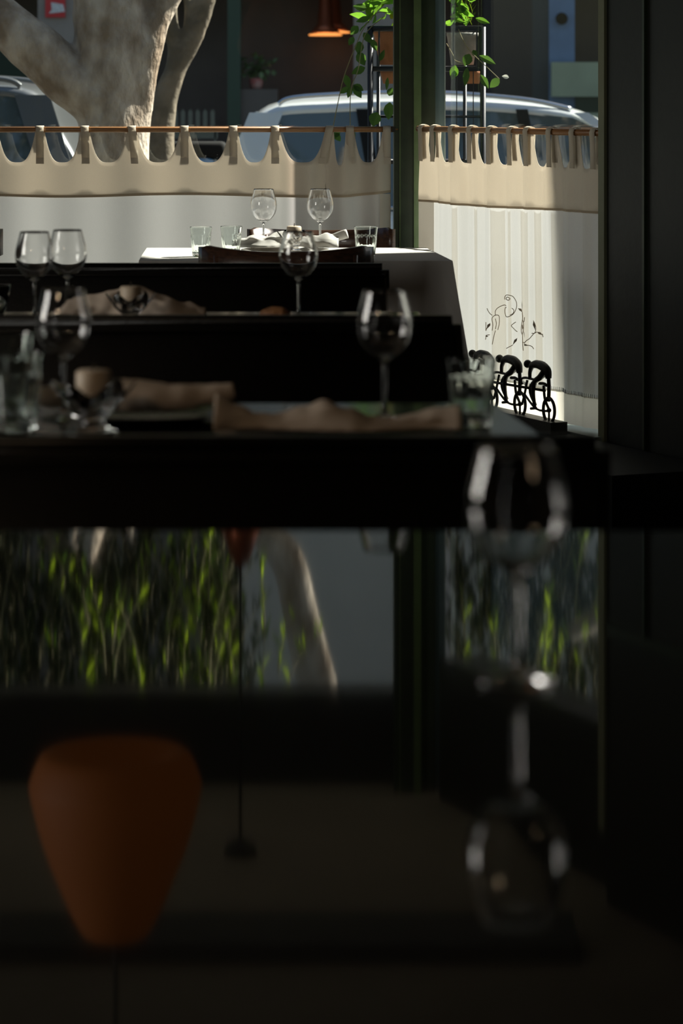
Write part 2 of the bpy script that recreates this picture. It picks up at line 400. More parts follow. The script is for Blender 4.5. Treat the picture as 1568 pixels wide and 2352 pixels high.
# pendant lamps inside the shop
lamp0 = None
for k, (px, py, dd, lb) in enumerate(((758, 76, DB+.9, 'right and upper glowing copper pendant lamp in the shop across the street'),
                                 (747, 82, DB+.55, 'left and lower glowing copper pendant lamp in the shop across the street'))):
    c = P(px + (8 if k == 0 else 0), py, dd)
    t = empty('pendant_lamp', c, lb, 'lamp', 'pendant lamps in the shop across the street')
    bm = bmesh.new(); lathe(bm, [(0, 0), (.15, 0), (.155, .012), (.03, .03), (0, .03)], 32, c); obj('lit_disc', bm, 'lamp_disc', t)
    bm = bmesh.new(); lathe(bm, [(0, .03), (.14, .03), (.075, .10), (.055, .35), (.03, .42), (0, .42)], 32, c); obj('shade', bm, 'copper', t, True)
    bm = bmesh.new(); tube(bm, [c+Vector((0, 0, .4)), c+Vector((0, 0, 1.2))], .006, 6); obj('cord', bm, 'cord', t)
# white picket fence behind the small tree
t = empty('picket_fence', P(435, 290, 23), 'low grey picket fence behind the thin forked tree', 'fence')
bm = bmesh.new(); d = 23.0
bx(bm, PX(380, d), PX(500, d), d, d+.03, PZ(318, d), PZ(290, d)); obj('rail', bm, 'fence', t)
for px in range(386, 496, 17):
    bm = bmesh.new(); prism(bm, [(px-5, 300), (px+5, 300), (px+5, 258), (px, 250), (px-5, 258)], lambda a, b: P(a, b, d-.02), lambda a, b: P(a, b, d)); obj('picket', bm, 'fence', t)
bm = bmesh.new(); bx(bm, PX(384, d), PX(388, d), d, d+.03, GZ, PZ(300, d)); bx(bm, PX(492, d), PX(496, d), d, d+.03, GZ, PZ(300, d)); obj('post', bm, 'fence', t)

def leaf(bm, base, d, L, Wd, up=Vector((0, 0, 1)), curl=.2):
    d = d.normalized(); s = d.cross(up)
    if s.length < 1e-3: s = Vector((1, 0, 0))
    s.normalize(); nrm = s.cross(d)
    rows = []
    for t, ww in ((0, .12), (.2, .75), (.45, 1), (.7, .75), (.9, .3), (1, .02)):
        c = base + d*L*t - nrm*curl*L*t*t
        rows.append((bm.verts.new(c - s*Wd*ww/2 + nrm*Wd*.12*ww), bm.verts.new(c), bm.verts.new(c + s*Wd*ww/2 + nrm*Wd*.12*ww)))
    for i in range(len(rows)-1):
        for k in range(2): bm.faces.new((rows[i][k], rows[i][k+1], rows[i+1][k+1], rows[i+1][k]))
def rv(a=1.0): return Vector((random.uniform(-a, a), random.uniform(-a, a), random.uniform(-a, a)))

# potted plant in the shop window
c = P(588, 205, DB+.2)
t = empty('potted_shrub', c, 'small leafy shrub in a pale pot in the dark shopfront', 'plant')
bm = bmesh.new(); lathe(bm, [(0, 0), (.05, 0), (.068, .1), (.06, .1), (0, .085)], 24, c); obj('pot', bm, mat('pale_pot', (.45, .30, .28), .7, col2=(.4, .1, .08), scale=9), t, True)
obj('plinth', box(c.x-.2, c.x+.2, DB+.05, DB+.4, GZ, c.z), 'facade_dark', t)
bm = bmesh.new()
for i in range(90):
    b = c + Vector((0, 0, .12)) + Vector((random.gauss(0, .07), random.gauss(0, .05), random.uniform(0, .17))); leaf(bm, b, rv()+Vector((0, 0, .3)), .07, .045)
obj('foliage', bm, mat('shop_leaf', (.16, .24, .10), .6, var=.4), t)

# ---------------------------------------------------------------- trees
def branch(bm, spec, n=20, sub=5):
    pts = [P(px, py, d) for px, py, d, r in spec]; rr = [r for *_, r in spec]
    pts = smoothpath(pts, sub); rr = lerpr(rr, sub)
    rings = tube(bm, pts, rr, n)
    for i, ring in enumerate(rings):
        for v in ring:
            q = v.co; k = noise.noise(Vector((q.x*6, q.y*6, q.z*2.6)))*.018 + noise.noise(q*19)*.007
            dr = (q-pts[i]); v.co = q + dr.normalized()*k*min(1.0, rr[i]/.06)
def tree(name, specs, m, label, loc, voxel=.016):
    t = empty(name, loc, label, 'tree')
    bm = bmesh.new()
    for s in specs: branch(bm, s)
    o = obj('trunk', bm, m, t, True)
    r = o.modifiers.new('remesh', 'REMESH'); r.mode = 'VOXEL'; r.voxel_size = voxel; r.use_smooth_shade = True
    sm = o.modifiers.new('smooth', 'SMOOTH'); sm.iterations = 3; sm.factor = .5
    return t
DT = 13.0
k = DT/F
main = tree('street_tree', [
    [(262, 935, DT, 95*k), (262, 700, DT, 86*k), (262, 400, DT, 80*k), (264, 250, DT, 82*k), (262, 150, DT, 84*k), (245, 30, DT, 80*k), (232, -80, DT, 72*k), (220, -180, DT, 56*k), (210, -270, DT, 30*k), (205, -340, DT, 8*k)],
    [(268, 330, DT, 62*k), (222, 230, DT-.02, 62*k), (150, 178, DT-.04, 62*k), (80, 110, DT-.05, 60*k), (0, 45, DT-.05, 56*k), (-120, -60, DT-.05, 50*k), (-300, -210, DT, 36*k), (-420, -300, DT, 12*k)],
    [(300, 300, DT, 46*k), (312, 190, DT-.03, 46*k), (340, 90, DT-.04, 42*k), (375, 0, DT-.02, 38*k), (440, -120, DT, 38*k), (560, -230, DT, 38*k), (655, -330, DT, 38*k), (690, -450, DT, 40*k), (745, -690, DT, 44*k), (800, -900, DT, 20*k)],
    [(300, 260, DT-.03, 40*k), (305, 120, DT-.06, 38*k), (298, 0, DT-.05, 36*k), (290, -120, DT, 30*k), (300, -280, DT+.1, 8*k)],
], 'bark', 'large pale-barked street tree with several thick limbs outside the window', P(262, 935, DT))
DS = 15.2; k = DS/F
small = tree('street_tree', [
    [(372, 860, DS, 34*k), (370, 400, DS, 32*k), (372, 270, DS, 30*k), (398, 170, DS, 26*k), (440, 100, DS, 22*k), (478, -10, DS, 17*k), (500, -140, DS, 8*k)],
    [(392, 200, DS, 22*k), (400, 120, DS, 18*k), (388, 40, DS, 15*k), (395, -80, DS, 10*k)],
    [(402, 150, DS, 12*k), (425, 90, DS, 11*k), (432, 30, DS, 9*k), (420, -60, DS, 6*k)],
], 'bark2', 'slim brown forked street tree in shade just right of the large pale tree', P(372, 860, DS), .02)
# hanging canopy foliage (above what the picture shows directly, mirrored in the table)
def canopy(parent, x0, x1, z0, z1, y0, y1, nstr, m, per=16):
    bm = bmesh.new(); bs = bmesh.new()
    for i in range(nstr):
        p = Vector((random.uniform(x0, x1), random.uniform(y0, y1), random.uniform(z0+.25, z1)))
        L = random.uniform(.25, .6); sw = Vector((random.uniform(-.25, .25), random.uniform(-.2, .2), 0))
        pts = [p + sw*(t*t) - Vector((0, 0, L*t)) for t in (0, .25, .5, .75, 1)]
        tube(bs, pts, [.005, .004, .003, .002, .001], 5)
        for j in range(per):
            t = random.random(); b = p + sw*t*t - Vector((0, 0, L*t))
            leaf(bm, b, Vector((random.uniform(-.7, .7), random.uniform(-.7, .7), -1)), random.uniform(.05, .085), random.uniform(.012, .020), Vector((random.uniform(-1, 1), random.uniform(-1, 1), .1)))
    o = obj('foliage', bm, m, parent); o['kind'] = 'stuff'
    obj('twigs', bs, 'stem', parent)['kind'] = 'stuff'
for (a_, b_, c_, d_, n_) in ((205, 330, 1360, 1470, 7), (200, 350, 1480, 1590, 10), (360, 470, 1330, 1440, 5), (430, 560, 1280, 1420, 12), (420, 560, 1480, 1590, 12), (560, 620, 1400, 1590, 6), (640, 690, 1440, 1560, 3), (-100, 60, 1380, 1450, 3)):
    canopy(main, PX(a_, DT), PX(b_, DT), .25+(c_-222)*DT/F-.22, .25+(d_-222)*DT/F+.12, DT-.5, DT-.25, max(2, n_//2), 'leaf', 9)
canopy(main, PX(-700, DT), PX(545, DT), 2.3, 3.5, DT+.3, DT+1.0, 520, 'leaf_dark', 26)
canopy(main, PX(-700, DT), PX(420, DT), 3.4, 4.4, DT-.6, DT+1.0, 120, 'leaf', 22)
rt = tree('street_tree', [
    [(1900, 860, 14.5, .12), (1880, 300, 14.5, .11), (1800, -100, 14.5, .09), (1600, -380, 14.5, .07), (1300, -560, 14.5, .04)],
    [(1830, 0, 14.5, .07), (1900, -300, 14.5, .06), (1850, -700, 14.5, .03)]], 'bark2', 'brown street tree beyond the right-hand edge of the window', P(1900, 860, 14.5), .02)
canopy(rt, PX(1060, 14.5), PX(1500, 14.5), 2.6, 3.35, 14.1, 14.6, 10, 'leaf', 10)
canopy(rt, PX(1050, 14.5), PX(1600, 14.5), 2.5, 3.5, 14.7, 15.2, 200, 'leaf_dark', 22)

# ---------------------------------------------------------------- cars
def car(name, label, x_rear, yc, face, paint, roofz, Lc, sc=1.0):
    """side-on parked car. local x grows from rear (0) to front (Lc); face=+1 puts the front to the right."""
    t = empty(name, (x_rear, yc, GZ-.12), label, 'car')
    X = lambda v: x_rear + face*v
    z0 = GZ-.12; hw = .88
    def sect(bm, xs, zs_w, inset):
        rings = []
        for x, rows in xs:
            ring = []
            for (hwid, z) in rows: ring.append((hwid, z))
            pts = [bm.verts.new((X(x), yc-h, z)) for h, z in ring] + [bm.verts.new((X(x), yc+h, z)) for h, z in reversed(ring)]
            rings.append(pts)
        for i in range(len(rings)-1):
            for q in range(len(rings[0])):
                r = (q+1) % len(rings[0]); bm.faces.new((rings[i][q], rings[i][r], rings[i+1][r], rings[i+1][q]))
        bm.faces.new(rings[0][::-1]); bm.faces.new(rings[-1])
    sh = .92                                   # shoulder height above ground
    H = roofz - z0
    bm = bmesh.new()
    def low(x, top, wd): return (x, [(wd*.9, z0+.22), (wd, z0+.35), (wd, z0+.62), (wd*.985, z0+.80), (wd*.93, z0+top), (wd*.5, z0+top+.02)])
    sect(bm, [low(0, .72, hw*.80), low(.06, .86, hw*.93), low(.25, sh+.03, hw*.98), low(1.2, sh+.02, hw), low(2.4, sh, hw), low(3.1, sh-.02, hw), low(3.6, .86, hw*.98), low(Lc-.25, .76, hw*.92), low(Lc-.05, .66, hw*.84), low(Lc, .5, hw*.78)], None, 0)
    body = obj('body', bm, paint, t, True)
    bv = body.modifiers.new('s', 'SUBSURF'); bv.levels = 2; bv.render_levels = 2
    # greenhouse glass
    g = sh - .02; rt_ = H - .05
    prof = [(.18, g), (.42, g+(rt_-g)*.62), (.62, rt_-.03), (1.2, rt_), (1.9, rt_), (2.4, rt_-.05), (2.75, g+(rt_-g)*.66), (3.35, g-.02)]
    def wz(z): return hw*(.93 - .20*(z-g)/(rt_-g))
    bm = bmesh.new()
    a = [bm.verts.new((X(x), yc-wz(z)+.012, z0+z)) for x, z in prof]; b = [bm.verts.new((X(x), yc+wz(z)-.012, z0+z)) for x, z in prof]
    bm.faces.new(a); bm.faces.new(b[::-1])
    for i in range(len(prof)):
        j = (i+1) % len(prof); bm.faces.new((a[i], a[j], b[j], b[i]))
    obj('glasshouse', bm, 'car_glass', t)
    # roof skin: thick curved shell on top
    rp = [(.20, g+.10), (.40, g+(rt_-g)*.62+.02), (.58, rt_+.0), (1.0, rt_+.045), (1.6, rt_+.06), (2.1, rt_+.035), (2.48, rt_-.03), (2.85, g+(rt_-g)*.64)]
    bm = bmesh.new()
    rows = []
    for x, z in smooth2(rp, 5):
        e_ = wz(min(z, rt_)); rows.append([bm.verts.new((X(x), yc+s*e_, z0+z+dz)) for s, dz in ((-1.0, -.06), (-.97, -.015), (-.85, .005), (-.4, .02), (0, .025), (.4, .02), (.85, .005), (.97, -.015), (1.0, -.06))])
    for i in range(len(rows)-1):
        for q in range(8): bm.faces.new((rows[i][q], rows[i][q+1], rows[i+1][q+1], rows[i+1][q]))
    ro = obj('roof', bm, paint, t, True); so = ro.modifiers.new('sol', 'SOLIDIFY'); so.thickness = .02
    # pillars
    def pil(xa, za, xb, zb, wd, nm):
        for s in (-1, 1):
            bm = bmesh.new()
            ya, yb = yc+s*wz(za), yc+s*wz(zb)
            hexa(bm, [(X(xa-wd/2), ya-.015, z0+za), (X(xa+wd/2), ya-.015, z0+za), (X(xa+wd/2), ya+.015, z0+za), (X(xa-wd/2), ya+.015, z0+za),
                      (X(xb-wd/2), yb-.015, z0+zb), (X(xb+wd/2), yb-.015, z0+zb), (X(xb+wd/2), yb+.015, z0+zb), (X(xb-wd/2), yb+.015, z0+zb)])
            obj(nm, bm, 'black_trim' if nm == 'door_pillar' else paint, t)
    pil(3.25, g, 2.45, rt_-.02, .09, 'windscreen_pillar'); pil(2.2, g, 2.1, rt_, .07, 'door_pillar'); pil(1.25, g, 1.15, rt_, .07, 'door_pillar'); pil(.35, g, .58, rt_-.02, .20, 'rear_pillar')
    for s in (-1, 1):
        e_ = wz(rt_)*.93
        bm = bmesh.new(); tube(bm, smoothpath([(X(.65), yc+s*e_, z0+rt_+.03), (X(.8), yc+s*e_, z0+rt_+.075), (X(1.5), yc+s*e_, z0+rt_+.10), (X(2.1), yc+s*e_, z0+rt_+.06), (X(2.4), yc+s*e_, z0+rt_+.0)]), .016, 8)
        obj('roof_rail', bm, 'chrome' if paint == 'silver' else paint, t, True)
        bm = bmesh.new(); tube(bm, [(X(.3), yc+s*(wz(g)+.01), z0+g+.02), (X(1.8), yc+s*(wz(g)+.012), z0+g+.012), (X(3.2), yc+s*(wz(g)+.01), z0+g)], .012, 8); obj('waist_trim', bm, 'chrome', t, True)
        for wx in (.85, Lc-.85):
            bm = bmesh.new(); lathe(bm, [(0, -.1), (.2, -.1), (.32, -.09), (.33, 0), (.32, .09), (.2, .1), (0, .1)], 32)
            bmesh.ops.transform(bm, matrix=Matrix.Translation((X(wx), yc+s*(hw-.1), z0+.33)) @ Matrix.Rotation(PI/2, 4, 'X'), verts=bm.verts)
            wo = obj('wheel', bm, 'rubber', t, True)
            bm = bmesh.new(); lathe(bm, [(0, -.115), (.19, -.112), (.2, .112), (0, .115)], 10)
            bmesh.ops.transform(bm, matrix=Matrix.Translation((X(wx), yc+s*(hw-.1), z0+.33)) @ Matrix.Rotation(PI/2, 4, 'X'), verts=bm.verts)
            obj('rim', bm, 'chrome', wo)
        obj('tail_light', box(X(.0)-.05, X(.0)+.05, yc+s*hw*.72-.12, yc+s*hw*.72+.1, z0+.72, z0+.86, .02), 'tail', t)
        bm = bmesh.new(); bmesh.ops.create_uvsphere(bm, u_segments=16, v_segments=10, radius=.1, matrix=Matrix.Translation((X(3.0), yc+s*(hw+.08), z0+g+.06)) @ Matrix.Diagonal((.6, 1, .7, 1))); obj('door_mirror', bm, paint, t, True)
    return t
def smooth2(pts, sub):
    return [(v.x, v.z) for v in smoothpath([(x, 0, z) for x, z in pts], sub)]
DC = 17.0
car('silver_car', 'silver car with pale roof rails parked across the view behind the right window', PX(385, DC), DC+.75, 1, 'silver', 1.225, 4.4)
DG = 16.0
car('grey_car', 'dark grey car with sloping tail parked left of the large tree', PX(300, DG), DG+.95, -1, 'gunmetal', 1.33, 4.3)
# scooter between the cars
c = P(400, 400, 15.9)
t = empty('scooter', (c.x, 15.9, GZ-.12), 'blue scooter with black seat and white rounded top box half hidden by the tree', 'scooter')
g0 = GZ-.12
bm = bmesh.new(); bmesh.ops.create_icosphere(bm, subdivisions=3, radius=1)
bmesh.ops.transform(bm, matrix=Matrix.Translation(P(345, 308, 15.9)) @ Matrix.Rotation(.38, 4, 'Y') @ Matrix.Diagonal((.085, .10, .135, 1)), verts=bm.verts); obj('top_box', bm, 'white_gloss', t, True)
obj('seat', box(PX(365, 15.9), PX(520, 15.9), 15.78, 16.02, PZ(364, 15.9), PZ(325, 15.9), .03, 3), 'black_trim', t, True)
bm = box(PX(330, 15.9), PX(500, 15.9), 15.75, 16.05, g0+.3, PZ(361, 15.9), .05, 3); obj('body', bm, 'scooter_blue', t, True)
for px in (330, 600):
    bm = bmesh.new(); lathe(bm, [(.15, -.05), (.24, -.04), (.25, 0), (.24, .04), (.15, .05)], 28, close=True)
    bmesh.ops.transform(bm, matrix=Matrix.Translation((PX(px, 15.9), 15.9, g0+.25)) @ Matrix.Rotation(PI/2, 4, 'X'), verts=bm.verts); obj('wheel', bm, 'rubber', t, True)
bm = bmesh.new(); tube(bm, [(PX(500, 15.9), 15.9, g0+.42), (PX(560, 15.9), 15.9, g0+.4), (PX(600, 15.9), 15.9, g0+.28), (PX(585, 15.9), 15.9, g0+.9)], .04, 10); obj('front_fork', bm, 'scooter_blue', t, True)

# ---------------------------------------------------------------- plant stand with two pots between window and street
DPL = 11.35
def pot(c, r, h, m, label, nm='plant_pot'):
    t = empty(nm, c, label, 'plant')
    bm = bmesh.new(); lathe(bm, [(0, 0), (r*.72, 0), (r, h*.9), (r*1.03, h*.9), (r*1.03, h), (r*.93, h), (r*.9, h*.85), (0, h*.83)], 40, c)
    obj('pot', bm, m, t, True); return t
st = empty('plant_stand', (PX(978, DPL), DPL, GZ), 'dark metal two-tier plant stand outside behind the corner post', 'plant stand')
x0, x1 = PX(850, DPL), PX(1108, DPL); ya, yb = DPL-.02, DPL+.24
for (x, y) in ((x0, ya), (x1, ya), (x0+.035, yb), (x1-.06, yb)):
    bm = bmesh.new(); tube(bm, [(x, y, GZ), (x, y, PZ(62, DPL))], .012 if y == ya else .008, 10); obj('leg', bm, 'rack', st, True)
for zz, r in ((PZ(66, DPL), .011), (PZ(158, DPL), .010), (PZ(268, DPL), .005), (PZ(372, DPL), .008)):
    bm = bmesh.new(); tube(bm, [(x0, ya, zz), (x1, ya, zz), (x1-.06, yb, zz), (x0+.035, yb, zz), (x0, ya, zz)], r, 8); obj('tier_rail', bm, 'rack', st, True)
bm = bmesh.new()
for f_ in (.25, .5, .75): 
    x = x0+(x1-x0)*f_; tube(bm, [(x, ya, PZ(158, DPL)), (x, yb, PZ(158, DPL))], .005, 6)
for px in (1048, 1066, 1086, 868): tube(bm, [(PX(px, DPL), ya, PZ(158, DPL)), (PX(px, DPL), ya, PZ(372, DPL))], .0022, 6)
obj('wire', bm, 'rack', st)
for px in (870, 1040, 1094):
    bm = bmesh.new(); tube(bm, [(PX(px, DPL), ya-.004, PZ(66, DPL)), (PX(px, DPL), ya-.004, PZ(155, DPL))], .0035, 8); obj('wire', bm, 'rack', st)
zt = PZ(155, DPL) + .012
p1 = pot(Vector((PX(908, DPL), DPL+.10, zt)), .085, PZ(70, DPL)-zt, 'terracotta', 'terracotta pot of broad-leaved trailing plant on the stand, left of the corner post')
p2 = pot(Vector((PX(1064, DPL), DPL+.10, zt)), .062, PZ(74, DPL)-zt, 'grey_pot', 'grey weathered pot of bright green plant on the stand, right of the corner post')
for (px, lb) in ((895, 'small terracotta pot hanging under the stand tier left of the corner post'), (1088, 'small reddish pot hanging under the stand tier right of the corner post')):
    cc = Vector((PX(px, DPL), DPL+.08, PZ(192, DPL)))
    q = empty('small_pot', cc, lb, 'pot', 'small pots under the stand tier')
    bm = bmesh.new(); lathe(bm, [(0, 0), (.025, 0), (.036, .04), (.038, .052), (.032, .052), (0, .04)], 24, cc); obj('bowl', bm, 'terracotta', q, True)
    bm = bmesh.new(); tube(bm, [cc+Vector((0, 0, .04)), cc+Vector((0, 0, .06+.0))], .004, 6); obj('hook', bm, 'rack', q)
def foliage_at(par, px0, px1, py0, py1, n, L, Wd, m):
    bm = bmesh.new()
    for i in range(n):
        b = P(random.uniform(px0, px1), random.uniform(py0, py1), DPL+random.uniform(-.03, .2)); leaf(bm, b, rv()+Vector((0, -.2, .35)), random.uniform(.6, 1.15)*L, Wd*random.uniform(.7, 1.1), rv()+Vector((0, 0, 1)))
    return obj('foliage', bm, m, par)
foliage_at(p1, 830, 935, -90, 55, 70, .075, .045, 'leaf_ivy')
foliage_at(p2, 1032, 1085, -80, 55, 55, .065, .035, 'leaf_ivy')
bm = bmesh.new()
for i in range(60):
    b = P(random.uniform(1055, 1085), random.uniform(-20, 60), DPL+random.uniform(0, .15)); leaf(bm, b, Vector((random.uniform(-.4, .6), 0, 1)), .05, .006)
obj('fine_leaves', bm, 'leaf', p2)
def vine(par, pts, leaves, m='leaf_vine'):
    bm = bmesh.new(); tube(bm, smoothpath([P(*p) for p in pts]), .0018, 6); obj('vine', bm, 'stem', par, True)
    bm = bmesh.new()
    for (px, py, dx, dy, L, Wd) in leaves:
        leaf(bm, P(px, py, DPL-.04), Vector((dx, -.12, -dy)), L*DPL/F, Wd*DPL/F, Vector((random.uniform(-.2, .2), -1, .1)), .1)
    obj('vine_leaves', bm, m, par)
vine(p1, [(895, 30, DPL), (865, 30, DPL-.03), (835, 65, DPL-.05), (815, 110, DPL-.05), (790, 175, DPL-.05), (775, 240, DPL-.05), (765, 290, DPL-.05)],
     [(842, 20, -1, -.2, 32, 18), (850, 40, -1, .3, 34, 15), (822, 60, -.8, .9, 26, 20), (835, 75, .6, .9, 28, 18), (812, 85, -.6, 1, 22, 15), (826, 95, -.1, 1, 30, 22), (822, 120, .5, 1, 34, 24), (838, 155, -1, .45, 34, 20), (793, 172, .3, 1, 32, 17), (806, 200, -.3, 1, 26, 14), (812, 196, .6, 1, 34, 20), (852, 90, .5, 1, 30, 16)])
vine(p1, [(880, 40, DPL-.02), (838, 80, DPL-.05), (822, 160, DPL-.06), (806, 205, DPL-.06), (804, 280, DPL-.06), (808, 340, DPL-.05)],
     [(800, 200, -1, .8, 24, 14), (812, 195, 1, .6, 26, 18), (778, 296, -.6, 1, 26, 18), (768, 305, .7, 1, 24, 16), (812, 300, -.1, 1, 26, 12), (866, 258, -.3, .9, 34, 30), (895, 235, -.1, 1, 40, 26), (893, 220, .3, -.8, 20, 18), (872, 140, .4, -1, 28, 12), (890, 178, -.1, 1, 30, 9)])
vine(p2, [(1050, 60, DPL-.02), (1062, 90, DPL-.05), (1080, 118, DPL-.05), (1108, 145, DPL-.05), (1146, 181, DPL-.05)],
     [(1100, 128, 1, .5, 42, 17), (1086, 115, .5, 1, 18, 14), (1078, 124, -.4, 1, 30, 24), (1072, 155, -.1, 1, 44, 16), (1103, 172, .6, 1, 36, 17), (1146, 180, -.9, .9, 30, 20)])
vine(p2, [(1025, 100, DPL-.02), (1040, 126, DPL-.05), (1044, 138, DPL-.05), (1060, 145, DPL-.05), (1066, 150, DPL-.05)],
     [(1042, 42, 1, .4, 27, 11), (1092, 42, 1, .35, 34, 14), (1045, 150, -.2, 1, 34, 20), (1052, 160, -.8, 1, 26, 14)], 'leaf_ivy')
bm = bmesh.new(); leaf(bm, P(1168, 178, DPL-.05), Vector((-1, -.1, .25)), .027, .018, Vector((0, -1, .3))); obj('pale_leaf', bm, cloth_mat('pale_leaf', (.75, .78, .7), (.8, .8, .7), .4), p2)

# ---------------------------------------------------------------- curtains
def tabs_profile(centres, halfw, ytop, ybot, x, xl, xr_, power=3.2):
    """height row of the scalloped upper edge at column x"""
    cs = [xl-(centres[0]-xl) if centres[0] > xl else xl] + centres
    cs = centres
    for i in range(len(cs)):
        if abs(x-cs[i]) <= halfw: return ytop
    lo = max([c for c in cs if c < x], default=None); hi = min([c for c in cs if c > x], default=None)
    if lo is None: lo = hi-110
    if hi is None: hi = lo+110
    a, b = lo+halfw, hi-halfw
    t = (x-a)/(b-a)*2-1
    return ybot - (ybot-ytop)*(abs(t)**power)

# --- left curtain, plane D=10.45
DL = 10.45
root = empty('cafe_curtain', (PX(400, DL), DL, PZ(297, DL)), 'wide pale cafe curtain with tab top hanging across the left window', 'curtain')
ltabs = [-120, -15, 92, 195, 303, 424, 536, 632, 757, 803, 888]
def lfold(px, z):
    s = .006*math.sin(px*.021+1) + .004*math.sin(px*.043)
    if px > 640: s += .016*math.sin((px-640)*.075)*min(1, (px-640)/80)
    return s*min(1.0, (PZ(300, DL)-z)/.12)
def lbody(px, py, dn=0.0):
    z = PZ(py, DL); return Vector((PX(px, DL), DL + lfold(px, z)+dn, z))
cols = sorted(set(list(range(-200, 898, 4)) + [c+s for c in ltabs for s in (-9, -8.9, 8.9, 9)]))
cols = [c for c in cols if c <= 897]
bm = bmesh.new(); vs = []
for px in cols:
    yt = tabs_profile(ltabs, 9, 292, 373 if px < 757 or px > 803 else 380, px, -200, 897)
    yb = 451 + 3*math.sin(px*.011) - (7*max(0, (px-800)/97))
    vs.append([bm.verts.new(lbody(px, yt+(yb-yt)*j/8)) for j in range(9)])
for i in range(len(vs)-1):
    for j in range(8): bm.faces.new((vs[i][j], vs[i+1][j], vs[i+1][j+1], vs[i][j+1]))
o = obj('header', bm, 'header', root, True); so = o.modifiers.new('s', 'SOLIDIFY'); so.thickness = .0015
bm = bmesh.new()
grid(bm, 270, 24, lambda a, b: lbody(-200+1097*a, 445+(1010-445)*b, .003))
obj('panel', bm, 'panel', root, True)
bm = bmesh.new(); grid(bm, 270, 1, lambda a, b: lbody(-200+1097*a, 448 + 3*math.sin((-200+1097*a)*.011) - 7*max(0, (a*1097-1000)/97) + (b-.5)*6, -.003))
obj('seam', bm, 'stitch', root, True)
bm = bmesh.new(); grid(bm, 6, 20, lambda a, b: lbody(872+25*a, 445+560*b, -.002)); obj('side_hem', bm, 'header', root, True)
for i, c in enumerate(ltabs):
    lean = {757: -17, 303: 7, 195: 2, 803: 3}.get(c, 0)
    bm = bmesh.new(); seg = []
    # strap: from the front of the cloth up over the rod and down behind
    path = [(DL-.004, 376), (DL-.007, 345), (DL-.010, 312), (DL-.016, 300), (DL-.013, 291.5), (DL, 288.5), (DL+.013, 291.5), (DL+.016, 300), (DL+.010, 315), (DL+.006, 345)]
    for (yy, py) in path:
        off = lean*(py-290)/86; seg.append([bm.verts.new((PX(c+off+s*9, DL), yy, PZ(py, DL))) for s in (-1, 0, 1)])
    for a in range(len(seg)-1):
        for b in range(2): bm.faces.new((seg[a][b], seg[a][b+1], seg[a+1][b+1], seg[a+1][b]))
    o = obj('tab', bm, 'tab', root, True); so = o.modifiers.new('s', 'SOLIDIFY'); so.thickness = .0012
    bm = bmesh.new()
    q = [(c+lean+s*9, 362+dy) for s, dy in ((-1, 0), (1, 0), (1, 14), (-1, 14))]
    prism(bm, q, lambda a, b: (PX(a, DL), DL-.0075, PZ(b, DL)), lambda a, b: (PX(a, DL), DL-.0055, PZ(b, DL))); obj('tab_patch', bm, 'tab', o)
rod = empty('curtain_rod', (PX(300, DL), DL, PZ(298, DL)), 'thin brown wooden curtain rod across the left window', 'curtain rod', 'wooden curtain rods')
rod['group'] = None; del rod['group']
bm = bmesh.new(); tube(bm, [(PX(-320, DL), DL, PZ(298, DL)), (PX(914, DL), DL, PZ(297, DL))], .0105, 16); obj('pole', bm, 'rod', rod, True)
obj('bracket', box(PX(899, DL), PX(908, DL), DL-.012, DL+.16, PZ(303, DL), PZ(291, DL)), 'iron', rod)

# --- right curtain on the turned wall
RODZ = 1.135
root = empty('cafe_curtain', W(WL/2, 0, RODZ), 'gathered cream cafe curtain with embroidered flowers in the right-hand window', 'curtain')
rt_px = [974, 1001, 1043, 1086, 1130, 1178, 1216, 1269, 1322, 1370]
rt_u = [max(.012, U(p)) for p in rt_px]
def rfold(u, z):
    a = min(1.0, (RODZ-z)/.25 + .15)
    return a*(.006*math.sin(u*46+.5) + .009*math.sin(u*21+2) + .002*math.sin(u*97+u*u*9))
def RB(u, z, dn=0.0): return W(u, rfold(u, z)+dn, z)
def rtop(u):
    if u < rt_u[0]: return RODZ
    hw_ = .018
    cs = rt_u + [WL+.06]
    for c in cs:
        if abs(u-c-.012) <= hw_: return RODZ
    lo = max([c for c in cs if c+.012 < u]); hi = min([c for c in cs if c+.012 > u], default=WL+.1)
    a, b = lo+.012+hw_, hi+.012-hw_; t = (u-a)/(b-a)*2-1
    return RODZ - .115 + .115*abs(t)**3.0
N = 330
us = [WL*i/N for i in range(N+1)]
def seamz(u): return RODZ - .26 - .004*math.sin(u*4)
bm = bmesh.new(); vs = []
for u in us:
    zt_, zb = rtop(u), seamz(u)
    vs.append([bm.verts.new(RB(u, zt_+(zb-zt_)*j/8)) for j in range(9)])
for i in range(N):
    for j in range(8): bm.faces.new((vs[i][j], vs[i+1][j], vs[i+1][j+1], vs[i][j+1]))
o = obj('header', bm, 'header', root, True); so = o.modifiers.new('s', 'SOLIDIFY'); so.thickness = .0015
bm = bmesh.new(); grid(bm, N, 30, lambda a, b: RB(WL*a, seamz(WL*a)+.008 + (.29-seamz(WL*a)-.008)*b, -.003)); obj('panel', bm, 'panel', root, True)
for (px, wd_) in ((1040, .05), (1083, .03), (1133, .07), (1160, .03), (1187, .10), (1228, .04), (1262, .06), (1300, .03), (1335, .06)):
    u0_ = U(px)
    bm = bmesh.new(); grid(bm, 14, 24, lambda a, b: RB(u0_ + wd_*a + .01*b, seamz(u0_) + (.30-seamz(u0_))*b, -.010 - .006*math.sin(a*PI))); obj('pleat', bm, 'pleat', root, True)
bm = bmesh.new(); grid(bm, N, 3, lambda a, b: RB(WL*a, .295 + (.195-.295)*b, -.001)); obj('hem', bm, 'header', root, True)
